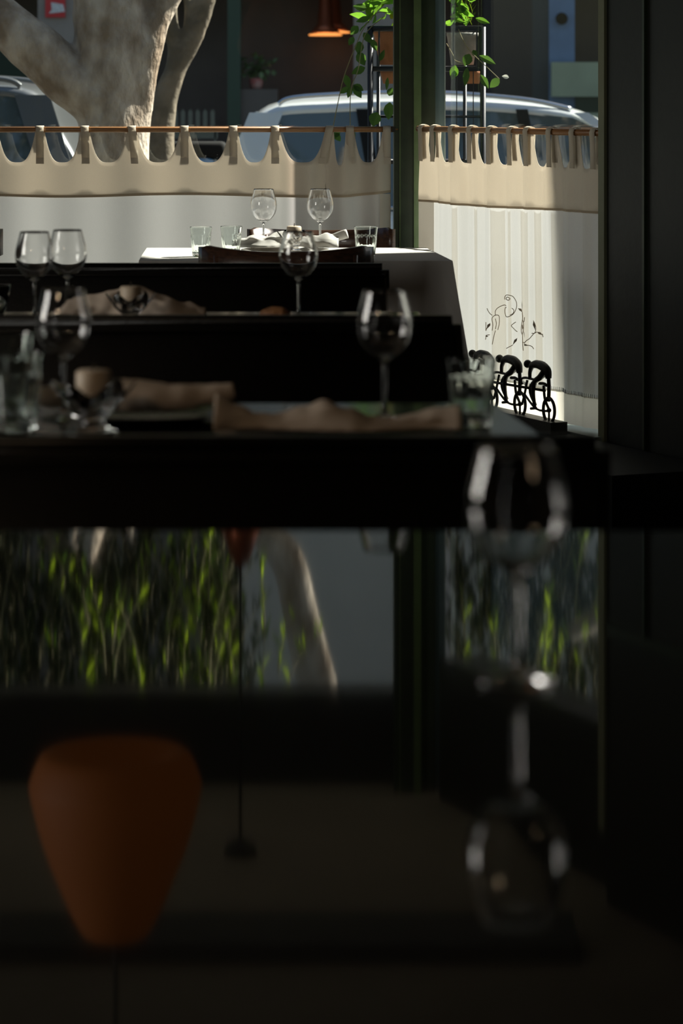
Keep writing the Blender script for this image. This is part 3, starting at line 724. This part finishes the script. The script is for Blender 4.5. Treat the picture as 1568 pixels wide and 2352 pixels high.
bm = bmesh.new(); grid(bm, 10, 30, lambda a, b: RB(.085*a, seamz(.05)+.008 + (.29-seamz(.05))*b, .001)); obj('side_hem', bm, 'header', root, True)
bm = bmesh.new(); grid(bm, N, 1, lambda a, b: RB(WL*a, seamz(WL*a)+.004+(b-.5)*.008, .003)); obj('seam', bm, 'stitch', root, True)
bm = bmesh.new()
for i in range(150):
    u = WL*(i+.5)/150; q = [RB(u, .292, .003), RB(u, .304, .003)]
    tube(bm, q, .0009, 4)
obj('hem_stitches', bm, 'white_gloss', root)
for c in rt_u:
    bm = bmesh.new(); seg = []
    path = [(.018, RODZ-.115), (.017, RODZ-.07), (.016, RODZ-.03), (.017, RODZ), (.013, RODZ+.012), (0, RODZ+.017), (-.013, RODZ+.012), (-.016, RODZ), (-.013, RODZ-.03), (-.006, RODZ-.1)]
    for i, (n_, z_) in enumerate(path):
        off = .010*max(0, (RODZ-z_)/.115)
        seg.append([bm.verts.new(W(c+off+s*.016, n_+.002, z_)) for s in (-1, 0, 1)])
    for a in range(len(seg)-1):
        for b in range(2): bm.faces.new((seg[a][b], seg[a][b+1], seg[a+1][b+1], seg[a+1][b]))
    o = obj('tab', bm, 'tab', root, True); so = o.modifiers.new('s', 'SOLIDIFY'); so.thickness = .0015
# embroidery, drawn in curtain coordinates (column,row as they hang)
def EP(px, py):
    u = U(px); d_ = (PA+WD*u).y; z = PZ(py, d_); return RB(u, z, .0065)
z2 = lambda x, y: (1050+x/6.272, 660+y/6.272)
bm = bmesh.new()
def stroke(pts, r=.0013):
    pts = [(*z2(*p), 0) for p in pts]; q = smoothpath(pts, 10); tube(bm, [EP(v.x, v.y) for v in q], r, 5)
def eleaf(x0, y0, x1, y1, w_=14):
    a, b = Vector((x0, y0, 0)), Vector((x1, y1, 0)); n_ = (b-a).cross(Vector((0, 0, 1))).normalized()*w_
    ps = [a, a+(b-a)*.35+n_, b, a+(b-a)*.35-n_]; vv = [bm.verts.new(EP(*z2(p.x, p.y))) for p in ps]; bm.faces.new(vv)
stroke([(680, 175), (690, 130), (740, 110), (800, 130), (840, 190), (850, 270), (830, 350), (790, 400), (740, 425), (695, 390), (685, 330), (700, 290), (725, 290)])
stroke([(790, 300), (815, 330), (805, 375), (770, 400)]); stroke([(720, 170), (740, 140), (770, 160), (755, 185), (725, 170)])
stroke([(590, 400), (590, 340), (620, 290), (670, 255), (720, 265)]); stroke([(560, 620), (565, 540), (560, 440), (590, 400), (625, 410), (628, 520), (615, 610)])
stroke([(590, 620), (575, 700), (560, 820)]); stroke([(560, 400), (540, 370), (515, 300)]); stroke([(455, 500), (470, 590), (490, 620), (525, 560)])
stroke([(440, 750), (470, 710), (500, 690), (540, 680)]); stroke([(590, 450), (600, 520), (590, 600)])
eleaf(545, 510, 510, 600); eleaf(480, 690, 530, 710, 16); eleaf(910, 195, 935, 350, 18); eleaf(860, 300, 930, 360, 16)
stroke([(930, 360), (965, 400), (960, 460), (915, 480), (895, 560), (895, 650), (930, 690), (975, 650), (995, 580), (990, 500), (960, 460)])
stroke([(960, 540), (975, 580), (955, 600), (945, 570), (960, 540)]); stroke([(855, 640), (820, 600), (785, 550), (840, 500)])
stroke([(965, 690), (970, 800), (990, 910)]); stroke([(1040, 430), (1020, 480), (990, 500)]); eleaf(995, 620, 1045, 730, 14)
eleaf(855, 730, 800, 830, 16); stroke([(800, 830), (760, 860), (730, 880)]); stroke([(1100, 740), (1130, 680), (1160, 640), (1165, 560), (1135, 480)])
eleaf(1135, 490, 1160, 620, 15); eleaf(1180, 640, 1260, 690, 16); stroke([(1250, 670), (1272, 715)]); stroke([(985, 790), (1040, 800), (1080, 760), (1100, 740)])
eleaf(1010, 820, 1100, 835, 15); stroke([(1090, 830), (1120, 850), (1138, 885)]); stroke([(1120, 660), (1150, 660), (1180, 640)])
obj('embroidery', bm, 'embroid', root)
rod = empty('curtain_rod', W(WL/2, 0, RODZ), 'thin brown wooden curtain rod in the right-hand window', 'curtain rod')
bm = bmesh.new(); tube(bm, [W(-.03, 0, RODZ), W(WL+.02, 0, RODZ)], .0105, 16); obj('pole', bm, 'rod', rod, True)

# ---------------------------------------------------------------- far table with white cloth
TZ = .75
xa, xb = PX(322, 8.73), PX(1036, 8.73); xc, xd = PX(340, 9.48), PX(975, 9.48)
tb = empty('dining_table', ((xa+xb)/2, 9.1, 0), 'dining table under the white cloth beside the window', 'table')
bm = bmesh.new(); hexa(bm, [(xa+.02, 8.76, TZ-.035), (xb-.02, 8.76, TZ-.035), (xd-.02, 9.45, TZ-.035), (xc+.02, 9.45, TZ-.035), (xa+.02, 8.76, TZ-.008), (xb-.02, 8.76, TZ-.008), (xd-.02, 9.45, TZ-.008), (xc+.02, 9.45, TZ-.008)])
obj('tabletop', bm, 'chair_wood', tb)
for (x, y) in ((xa+.07, 8.82), (xb-.08, 8.82), (xc+.07, 9.4), (xd-.07, 9.4)):
    obj('leg', box(x-.025, x+.025, y-.025, y+.025, 0, TZ-.036), 'chair_wood', tb)
# cloth: top + skirt with corner folds
bm = bmesh.new(); per = []
cor = [Vector((xa, 8.73, 0)), Vector((xb, 8.73, 0)), Vector((xd, 9.48, 0)), Vector((xc, 9.48, 0))]
ctr = sum(cor, Vector())/4
for i in range(4):
    a, b = cor[i], cor[(i+1) % 4]
    for j in range(28):
        t = j/28; per.append((a+(b-a)*t, t, i))
def ring_at(level):                    # level 0..1 down the drop
    pts = []
    for p, t, i in per:
        n_ = (p-ctr); n_.z = 0; n_.normalize()
        cdist = min(t, 1-t)
        flare = .07*max(0, 1-cdist*5)**1.2 + .010*math.sin(t*31+i*2)*min(1, level*2)
        drop = .25 + .14*max(0, 1-cdist*3.0)
        pts.append(Vector((p.x, p.y, TZ)) + n_*(.004+flare*level) - Vector((0, 0, drop*level)))
    return pts
rings = [[bm.verts.new(p) for p in ring_at(l)] for l in (0, .03, .12, .3, .5, .75, 1.0)]
n_ = len(per)
for i in range(len(rings)-1):
    for k in range(n_): bm.faces.new((rings[i][k], rings[i][(k+1) % n_], rings[i+1][(k+1) % n_], rings[i+1][k]))
inn = [[bm.verts.new(Vector((ctr.x, ctr.y, TZ)) + (Vector((p.x, p.y, TZ))-Vector((ctr.x, ctr.y, TZ)))*f_) for p, t_, i_ in per] for f_ in (.985, .9, .5)]
rr_ = [rings[0]] + inn
for i in range(3):
    for k in range(n_): bm.faces.new((rr_[i][k], rr_[i][(k+1) % n_], rr_[i+1][(k+1) % n_], rr_[i+1][k]))
bm.faces.new(inn[-1])
o = obj('tablecloth', bm, 'white_cloth', None); tag(o, 'white cotton cloth draped over the dining table by the window', 'tablecloth')
so = o.modifiers.new('s', 'SOLIDIFY'); so.thickness = .0018; so.offset = 1

# chairs with low curved wooden backs
def chair(label, x, y, rz, zt=.80):
    t = empty('dining_chair', (x, y, 0), label, 'chair', 'curved-back wooden chairs', rz)
    bm = bmesh.new()                   # backrest band: local, chair faces +y, back at y=0
    Rr = .36; A = .78
    for_ = []
    nseg = 36
    for i in range(nseg+1):
        a = -A + 2*A*i/nseg; e_ = abs(a)/A
        x_ = Rr*math.sin(a); y_ = Rr*(1-math.cos(a))*1.25
        ztop = zt - .018*(1-e_**2) ; zbot = zt - .105 + .03*max(0, e_-.75)*4*.5
        if e_ > .93: ztop -= .008
        nx, ny = -math.sin(a)*.011, math.cos(a)*.011
        for_.append([bm.verts.new(v) for v in ((x_-nx, y_-ny, zbot), (x_+nx, y_+ny, zbot), (x_+nx, y_+ny, ztop), (x_-nx, y_-ny, ztop))])
    for i in range(nseg):
        for q in range(4): bm.faces.new((for_[i][q], for_[i][(q+1) % 4], for_[i+1][(q+1) % 4], for_[i+1][q]))
    bm.faces.new(for_[0]); bm.faces.new(for_[-1][::-1])
    bmesh.ops.bevel(bm, geom=[e for e in bm.edges if e.is_boundary is False and len(e.link_faces) == 2 and e.calc_face_angle(0) > 1.2], offset=.004, segments=2, affect='EDGES')
    obj('backrest', bm, 'chair_wood', t, True, local=True)
    bm = bmesh.new(); bmesh.ops.create_cone(bm, cap_ends=True, segments=40, radius1=.21, radius2=.215, depth=.03, matrix=Matrix.Translation((0, .25, .45))); obj('seat', bm, 'chair_wood', t, local=True)
    for s in (-1, 1):
        bm = bmesh.new(); tube(bm, [(s*.20, .05, 0), (s*.19, .08, .45), (s*.2, .075, zt-.03)], .014, 10); obj('leg', bm, 'chair_wood', t, True, local=True)
        bm = bmesh.new(); tube(bm, [(s*.19, .43, 0), (s*.17, .40, .45)], .014, 10); obj('leg', bm, 'chair_wood', t, True, local=True)
    return t
chair('dark brown curved-back chair on the near side of the white table', PX(655, 8.42), 8.42, 0, .812)
chair('dark brown curved-back chair on the window side of the white table', PX(738, 10.22), 10.22, PI, .793)
chair('brown curved-back chair at the left edge of the picture near the curtain', PX(-168, 8.9), 8.9, .3, .84)

# ---------------------------------------------------------------- black benches and glossy tables
def bench(label, y, xr_, xl, zt, flare=.02):
    t = empty('bench', ((xl+xr_)/2, y, 0), label, 'bench', None)
    bm = bmesh.new()
    hexa(bm, [(xl, y-.02, .08), (xr_+flare, y-.02, .08), (xr_+flare, y+.05, .08), (xl, y+.05, .08), (xl, y-.02, zt), (xr_, y-.02, zt), (xr_, y+.05, zt), (xl, y+.05, zt)])
    bmesh.ops.bevel(bm, geom=[e for e in bm.edges if max(v.co.z for v in e.verts) > zt-.01], offset=.018, segments=4, affect='EDGES')
    obj('backrest', bm, 'leather', t, True)
    bm = bmesh.new(); tube(bm, [(xl, y-.021, zt-.03), (xr_-.012, y-.021, zt-.03)], .003, 8); obj('piping', bm, 'leather', t, True)
    obj('seat', box(xl, xr_-.06, y-.42, y-.022, .30, .45, .03, 3), 'leather', t, True)
    obj('plinth', box(xl+.02, xr_-.03, y-.38, y-.03, 0, .299), 'wall_room', t)
    # folded corner of a pale throw/cloth catching the window light
    bm = bmesh.new()
    def g(a, b):
        x = xr_-.075+.06*a; 
        return Vector((x, y-.024+.078*min(1, max(0, b*2-.5)), zt + .0035 - .025*max(0, .25-b)*4 - .01*(a-.4)**2 + .004*math.sin(a*7+b*3)))
    return t
BZ = .81
bench('black bench back with rounded top standing nearest the white table', 7.58, PX(893, 7.58), -1.5, BZ, .012)
bench('black bench back in the middle of the row between the first and second glossy tables', 5.77, PX(1058, 5.77), -1.4, BZ, .06)
bench('black bench back directly beyond the large foreground table', 3.73, PX(1402, 3.73), -1.2, .808, .0)

def table(label, pts, m, legs=True, z=TZ):
    c = sum((Vector((p[0], p[1], 0)) for p in pts), Vector())/len(pts)
    t = empty('glossy_table', c, label, 'table')
    bm = bmesh.new(); prism(bm, pts, lambda a, b: (a, b, z), lambda a, b: (a, b, z-.03))
    bmesh.ops.bevel(bm, geom=[e for e in bm.edges], offset=.003, segments=2, affect='EDGES')
    obj('tabletop', bm, m, t)
    bm = bmesh.new(); lathe(bm, [(0, 0), (.2, 0), (.2, .02), (.04, .04), (.035, z-.06), (.12, z-.031), (0, z-.031)], 32, c); obj('pedestal', bm, 'black_ledge', t, True)
    return t
table('black table behind the middle bench, set with two wine glasses at its left', [(-1.5, 6.0), (.20, 6.0), (.18, 6.68), (-1.5, 6.68)], 'gloss_black2')
table('black glossy table with the crumpled napkins and three-rider figure behind it', [(-1.3, 4.0), (.32, 4.0), (.25, 4.69), (-1.3, 4.69)], 'gloss_black2')
table('large mirror-black table filling the foreground', [(-1.6, 1.25), (.95, 1.25), (.95, 3.31), (-1.6, 3.31)], 'gloss_black')

# ---------------------------------------------------------------- glassware
def wine_glass_proto():
    t = empty('wine_glass', (0, 0, 0), 'x', 'wine glass')
    outer = [(.0045, .090), (.010, .094), (.024, .103), (.037, .120), (.0425, .140), (.0415, .160), (.036, .182), (.0315, .200)]
    o2 = [(v.x, v.z) for v in smoothpath([(r, 0, z) for r, z in outer], 4)]
    inner = [(max(r-.0011, 0.0), z) for r, z in reversed(o2) if z > .098]
    bm = bmesh.new(); lathe(bm, [(0, .0885)] + o2 + inner + [(0, .0975)], 56); obj('bowl', bm, 'glass', t, True, local=True)
    stem = [(0, .0), (.034, .0), (.035, .0012), (.028, .003), (.012, .006), (.0045, .014), (.0034, .03), (.0034, .06), (.0038, .08), (.0044, .0884), (0, .0884)]
    bm = bmesh.new(); lathe(bm, stem, 40); obj('stem_and_foot', bm, 'glass', t, True, local=True)
    return t
def tumbler_proto():
    t = empty('tumbler', (0, 0, 0), 'x', 'tumbler')
    def md(j, a, r, z):
        return (r*(1 + (.020*math.cos(a*16) if (z < .072 and z > .01 and r > .027) else 0)), 0)
    pr = [(0, 0), (.026, 0), (.028, .003), (.0285, .012), (.031, .035), (.034, .07), (.0345, .074), (.0375, .100), (.0365, .1005), (.0335, .074), (.0295, .035), (.027, .016), (.024, .012), (0, .012)]
    pr2 = []
    for a_, b_ in zip(pr[:-1], pr[1:]):
        for f_ in (0, .06, .3, .6, .94): pr2.append((a_[0]+(b_[0]-a_[0])*f_, a_[1]+(b_[1]-a_[1])*f_))
    pr = pr2 + [pr[-1]]
    bm = bmesh.new(); lathe(bm, pr, 108, mod=md)
    obj('glass_body', bm, 'tumbler', t, True, local=True)
    return t
WG = wine_glass_proto(); TU = tumbler_proto()
wg = [  # px, distance, scale, label
 (605, 9.30, 1, TZ, 'wine glass on the white table, left of the two standing by its napkin'),
 (735, 9.30, 1, TZ, 'wine glass on the white table, right of the two standing by its napkin'),
 (685, 6.38, 1, TZ, 'wine glass standing alone before the brown chair, behind the middle bench'),
 (79, 6.36, 1, TZ, 'left wine glass of the touching pair at the far left of the second row'),
 (155, 6.45, 1, TZ, 'right wine glass of the touching pair at the far left of the second row'),
 (883, 4.44, 1, TZ, 'blurred wine glass right of the long napkin on the third-row table'),
 (146, 4.46, 1, TZ, 'blurred wine glass behind the petal glass bowl at lower left'),
 (1188, 2.45, 1, TZ, 'very blurred large wine glass in the foreground on the mirror-black table')]
for i, (px, d, s, z, lb) in enumerate(wg):
    loc = (PX(px, d), d, z+.0015)
    if i == 0: WG.location = loc; WG['label'] = lb; WG['group'] = 'wine glasses on the tables'; o = WG
    else: o = dup(WG, loc, None, lb)
tu = [
 (461, 8.95, TZ+.001, .92, 'ribbed water tumbler at the far left end of the white table'),
 (531, 9.0, TZ+.001, .92, 'ribbed water tumbler just left of the wine glasses on the white table'),
 (840, 8.85, TZ+.001, .98, 'ribbed water tumbler at the right end of the white table beside the chair'),
 (1083, 4.35, TZ+.0005, 1.02, 'blurred tumbler in front of the cyclist figure on the third-row table'),
 (35, 4.30, TZ+.0005, 1.15, 'blurred tumbler cut by the left edge of the picture on the third-row table'),
 (5, 4.42, TZ+.0005, 1.35, 'taller blurred tumbler partly behind another at the left edge')]
for i, (px, d, z, s, lb) in enumerate(tu):
    loc = (PX(px, d), d, z+.001)
    if i == 0: TU.location = loc; TU['label'] = lb; TU['group'] = 'ribbed tumblers on the tables'; o = TU
    else: o = dup(TU, loc, None, lb)
    o.scale = (s, s, s)

# petal glass bowl with candle
def petal_bowl(c, s, label):
    t = empty('petal_glass_bowl', c, label, 'candle holder', None)
    def md(j, a, r, z):
        z_ = z/s; k_ = max(0, (z_-.02)/.035)
        return (r*(1+.10*k_*math.cos(a*6)), .007*s*k_*math.cos(a*6) if z_ > .02 else 0)
    pr = [(0, 0), (.030, 0), (.031, .004), (.016, .010), (.012, .018), (.022, .026), (.034, .038), (.046, .056), (.044, .057), (.031, .040), (.019, .030), (0, .028)]
    bm = bmesh.new(); lathe(bm, [(r*s, z*s) for r, z in pr], 72, c, md); obj('bowl', bm, 'glass', t, True)
    k = empty('candle', c+Vector((0, 0, .0305*s)), label.replace('petal-shaped glass bowl', 'cream candle standing in the petal-shaped glass bowl'), 'candle')
    bm = bmesh.new(); lathe(bm, [(0, 0), (.014*s, 0), (.021*s, .012*s), (.021*s, .042*s), (.018*s, .045*s), (0, .043*s)], 32, c+Vector((0, 0, .032*s))); obj('wax', bm, 'wax', k, True)
    bm = bmesh.new(); tube(bm, [c+Vector((0, 0, .074*s)), c+Vector((.001, 0, .085*s))], .0012*s, 6); obj('wick', bm, 'wick', k)
petal_bowl(Vector((PX(215, 4.24), 4.24, TZ+.0006)), 1.25, 'petal-shaped glass bowl blurred at lower left on the third-row table')
petal_bowl(Vector((PX(300, 6.215), 6.215, TZ+.0057)), 1.1, 'petal-shaped glass bowl on the table behind the middle bench')
petal_bowl(Vector((PX(675, 9.05), 9.05, TZ+.0078)), 1.1, 'petal-shaped glass bowl on the white table before its napkin')

# plates and napkins
def plate(c, r, m, label):
    bm = bmesh.new(); lathe(bm, [(0, 0), (r*.6, 0), (r, .012), (r, .015), (r*.62, .005), (0, .005)], 48, c)
    o = obj('plate', bm, m, None, True); tag(o, label, 'plate')
    return o
def napkin(c, lx, ly, prof, label, rz=0.0, amp=.008, seed=0, m='napkin'):
    """crumpled cloth: prof = heights along its length"""
    bm = bmesh.new(); n = len(prof)-1
    R_ = Matrix.Rotation(rz, 4, 'Z')
    def hgt(a):
        v = a*n; i = min(int(v), n-1); t = v-i; t = t*t*(3-2*t); return prof[i]*(1-t)+prof[i+1]*t
    def f(a, b):
        e = 1-abs(b*2-1)**2.2
        e2 = min(1, min(a, 1-a)*9)
        wdt = .7+.3*math.sin(a*9+seed)
        w_ = noise.noise(Vector((a*5+seed, b*4, 0)))*amp*1.5 + noise.noise(Vector((a*13+seed, b*9, 3)))*amp*.6
        h = max(0.0, hgt(a)*e + w_*e)
        return Vector(c) + R_ @ Vector(((a-.5)*lx, (b-.5)*ly*wdt + w_*1.5, h + .003))
    grid(bm, 56, 22, f)
    o = obj('napkin', bm, m, None, True); tag(o, label, 'napkin')
    so = o.modifiers.new('s', 'SOLIDIFY'); so.thickness = .002; so.offset = 1
    return o
# third row
plate(Vector((PX(345, 4.45), 4.45, TZ)), .125, 'dark_plate', 'dark plate under the left napkin on the third-row table')
def rolled(pts, r, label, m='napkin'):
    bm = bmesh.new(); q = smoothpath(pts, 6); rr = lerpr(r, 6)
    rings = tube(bm, q, rr, 16)
    for ring in rings:
        for v in ring: v.co += Vector((0, noise.noise(v.co*40)*.004, noise.noise(v.co*55+Vector((5, 0, 0)))*.003))
    o = obj('napkin', bm, m, None, True); tag(o, label, 'napkin'); return o
d = 4.40
rolled([(PX(90, d), d, TZ+.040), (PX(200, d), d+.02, TZ+.040), (PX(300, d), d, TZ+.042), (PX(400, d), d-.01, TZ+.041), (PX(470, d), d-.01, TZ+.044), (PX(538, d), d-.01, TZ+.052)], [.016, .022, .026, .021, .016, .012], 'loosely rolled beige napkin with one bright end lying across the dark plate')
napkin((PX(775, 4.32), 4.32, TZ), .37, .12, [.045, .030, .018, .016, .026, .040, .030, .014, .012, .018, .026, .030], 'long beige napkin spread wavily at the middle of the third-row table', 0, .006, 3)
# second row
plate(Vector((PX(330, 6.25), 6.25, TZ)), .145, 'dark_plate', 'dark plate under the napkin on the table behind the middle bench')
napkin((PX(300, 6.33), 6.33, TZ+.014), .33, .11, [.012, .035, .045, .055, .062, .05, .04, .02, .012], 'crumpled beige napkin behind the petal glass bowl, behind the middle bench', 0, .008, 8)
plate(Vector((PX(632, 6.3), 6.3, TZ)), .06, 'white_plate', 'small pale side plate in front of the lone wine glass')
bm = bmesh.new(); bmesh.ops.create_icosphere(bm, subdivisions=3, radius=1)
for v in bm.verts: v.co *= 1+.08*noise.noise(v.co*2)
bmesh.ops.transform(bm, matrix=Matrix.Translation((PX(632, 6.3), 6.3, TZ+.022)) @ Matrix.Diagonal((.034, .026, .018, 1)), verts=bm.verts)
tag(obj('bread_roll', bm, 'bread', None, True), 'small bread roll on the pale side plate', 'bread')
plate(Vector((PX(800, 6.3), 6.3, TZ)), .055, 'white_plate', 'small flat pale side plate right of the lone wine glass')
# white table
plate(Vector((PX(655, 9.1), 9.1, TZ+.002)), .14, 'white_plate', 'pale plate under the napkin on the white table')
napkin((PX(655, 9.18), 9.18, TZ+.018), .34, .13, [.01, .03, .035, .03, .04, .045, .035, .03, .032, .04, .03], 'crumpled cream napkin piled on the plate on the white table', 0, .010, 5, 'white_cloth')
rolled([(PX(700, 9.2), 9.2, TZ+.04), (PX(750, 9.2), 9.19, TZ+.045), (PX(797, 9.2), 9.18, TZ+.062)], [.012, .012, .015], 'tightly rolled cream napkin pointing right on the white table', 'white_cloth')
# brown-crusted rolls in a basket on the near chair's seat side: low wooden bowl between bench and chair
c = Vector((PX(-12, 6.55), 6.55, TZ+.0006))
t = empty('glass_dish', c, 'clear glass dish cut by the left edge beside the touching wine glasses', 'dish')
bm = bmesh.new(); lathe(bm, [(0, 0), (.02, 0), (.03, .03), (.036, .07), (.034, .07), (.027, .03), (.015, .006), (0, .006)], 40, c); obj('dish', bm, 'glass', t, True)

# ---------------------------------------------------------------- cyclist figure on the ledge
FZ = .212
e0 = Vector((PX(1280, 9.134), 9.134, FZ)); e1 = Vector((PX(1143, 9.52), 9.52, FZ))
sdir = (e1-e0).normalized(); ndir = Vector((-sdir.y, sdir.x, 0))
fig = empty('cyclist_figure', e0, 'dark cast-iron figure of three racing cyclists in line on the black window ledge', 'figurine')
kx, kz = (e1-e0).length/137.0, 9.3/F
def K(px, py, off=0.0):
    base = 968-.16*(1280-px)
    return e0 + sdir*((1280-px)*kx) + ndir*off + Vector((0, 0, (base-py)*kz))
for i in range(3):
    sh = 66*i; dy = -.16*66*i
    def q(pts): return smoothpath([K(x-sh, y+dy, o_) for x, y, o_ in [(p+(0,))[:3] if len(p) == 2 else p for p in pts]], 4)
    bm = bmesh.new()
    tube(bm, q([(1221, 840), (1232, 836), (1246, 840), (1257, 850), (1260, 868)]), lerpr([.0095, .0135, .0155, .0135, .0095], 4), 12)      # back
    tube(bm, q([(1222, 842), (1218, 855), (1218, 872)]), lerpr([.0085, .0065, .0055], 4), 10)                                             # arm
    tube(bm, q([(1254, 852, .006), (1244, 866, .006), (1233, 876, .006), (1229, 900, .006), (1233, 935, .006)]), lerpr([.011, .010, .0085, .0068, .0055], 4), 10)   # near leg
    tube(bm, q([(1256, 852, -.006), (1222, 880, -.006), (1216, 902, -.006), (1227, 930, -.006)]), lerpr([.010, .008, .0065, .005], 4), 10)
    tube(bm, q([(1224, 938, .006), (1236, 936, .006)]), .0045, 8)
    rb = obj('rider', bm, 'iron', fig, True)
    bm = bmesh.new(); bmesh.ops.create_uvsphere(bm, u_segments=16, v_segments=12, radius=1, matrix=Matrix.Translation(K(1213-sh, 836+dy)) @ Matrix.Diagonal((.0135, .0135, .0135, 1))); obj('head', bm, 'iron', rb, True)
    bm = bmesh.new()
    tube(bm, q([(1200, 884), (1198, 872), (1207, 868), (1220, 870), (1230, 872)]), .0042, 8)        # handlebar
    tube(bm, q([(1240, 880), (1250, 880), (1256, 884)]), .005, 8)                                   # saddle
    tube(bm, q([(1249, 884), (1252, 915), (1262, 940)]), .0045, 8); tube(bm, q([(1260, 866), (1261, 890), (1260, 920)]), .0062, 8)
    tube(bm, q([(1212, 874), (1206, 905), (1200, 930)]), .0042, 8); tube(bm, q([(1205, 905), (1232, 938), (1262, 942)]), .0038, 8)
    obj('bicycle_frame', bm, 'iron', fig, True)
    ws = [(1261, 940)] + ([(1196-66*0, 930)] if i == 2 else [])
    for wx, wy in ws:
        bm = bmesh.new(); R_ = 28*kz; cc = K(wx-sh, wy+dy)
        ring = [cc + sdir*(R_*.98*math.cos(a)) + Vector((0, 0, R_*math.sin(a))) for a in [2*PI*j/36 for j in range(37)]]
        tube(bm, ring, .0052, 8, cap=False); wo = obj('wheel', bm, 'iron', fig, True)
        bm = bmesh.new(); bmesh.ops.create_uvsphere(bm, u_segments=12, v_segments=8, radius=.008, matrix=Matrix.Translation(cc)); tube(bm, [cc, cc+Vector((0, 0, -R_))], .004, 6); obj('hub', bm, 'iron', wo, True)
bm = bmesh.new(); tube(bm, [K(1070, 871), K(1140, 882), K(1252, 896)], .0045, 10); obj('linking_bar', bm, 'iron', fig, True)
bm = bmesh.new(); a, b = e0 - sdir*.01, K(1062, 968-.16*218)
for p in (0,):
    n0, n1 = ndir*.03, -ndir*.03
    zb0, zb1 = .1755-FZ, .0035
    hexa(bm, [a+n0+Vector((0, 0, zb0)), a+n1+Vector((0, 0, zb0)), Vector((b.x, b.y, FZ))+n1+Vector((0, 0, zb0)), Vector((b.x, b.y, FZ))+n0+Vector((0, 0, zb0)),
              a+n0+Vector((0, 0, zb1)), a+n1+Vector((0, 0, zb1)), Vector((b.x, b.y, FZ))+n1+Vector((0, 0, zb1)), Vector((b.x, b.y, FZ))+n0+Vector((0, 0, zb1))])
obj('base', bm, 'iron', fig)

# ---------------------------------------------------------------- pendant lamps inside
c = Vector((PX(552, 9.6), 9.6, 0))
t = empty('pendant_lamp', (c.x, c.y, 1.62), 'small copper pendant lamp on a long cord over the white table', 'lamp')
bm = bmesh.new(); lathe(bm, [(0, CEIL), (.058, CEIL), (.05, CEIL-.03), (.012, CEIL-.055), (0, CEIL-.055)], 32, c); obj('ceiling_rose', bm, 'cord', t, True)
bm = bmesh.new(); tube(bm, [(c.x, c.y, CEIL-.05), (c.x, c.y, 1.80)], .0045, 8); obj('cord', bm, 'cord', t, True)
bm = bmesh.new(); lathe(bm, [(.012, 1.82), (.03, 1.80), (.05, 1.74), (.085, 1.64), (.083, 1.64), (.047, 1.74), (.02, 1.79)], 40, c, close=True); obj('shade', bm, 'copper', t, True)
c = Vector((PX(265, 5.35), 5.35, 0))
t = empty('pendant_lamp', (c.x, c.y, 1.46), 'large orange dome pendant lamp mirrored at lower left of the foreground', 'lamp')
bm = bmesh.new()
prf = [(.0, 2.035), (.07, 2.0), (.13, 1.98), (.158, 2.03), (.158, 2.06), (.135, 2.15), (.10, 2.24), (.072, 2.30), (.05, 2.325), (0, 2.33)]
sp = [(v.x, v.z) for v in smoothpath([(r, 0, z) for r, z in prf], 4)]
lathe(bm, [(max(r, 0), z-.51) for r, z in sp], 56, c); obj('shade', bm, 'shade_orange', t, True)
bm = bmesh.new(); tube(bm, [(c.x, c.y, 1.81), (c.x, c.y, CEIL)], .004, 8); obj('cord', bm, 'cord', t)
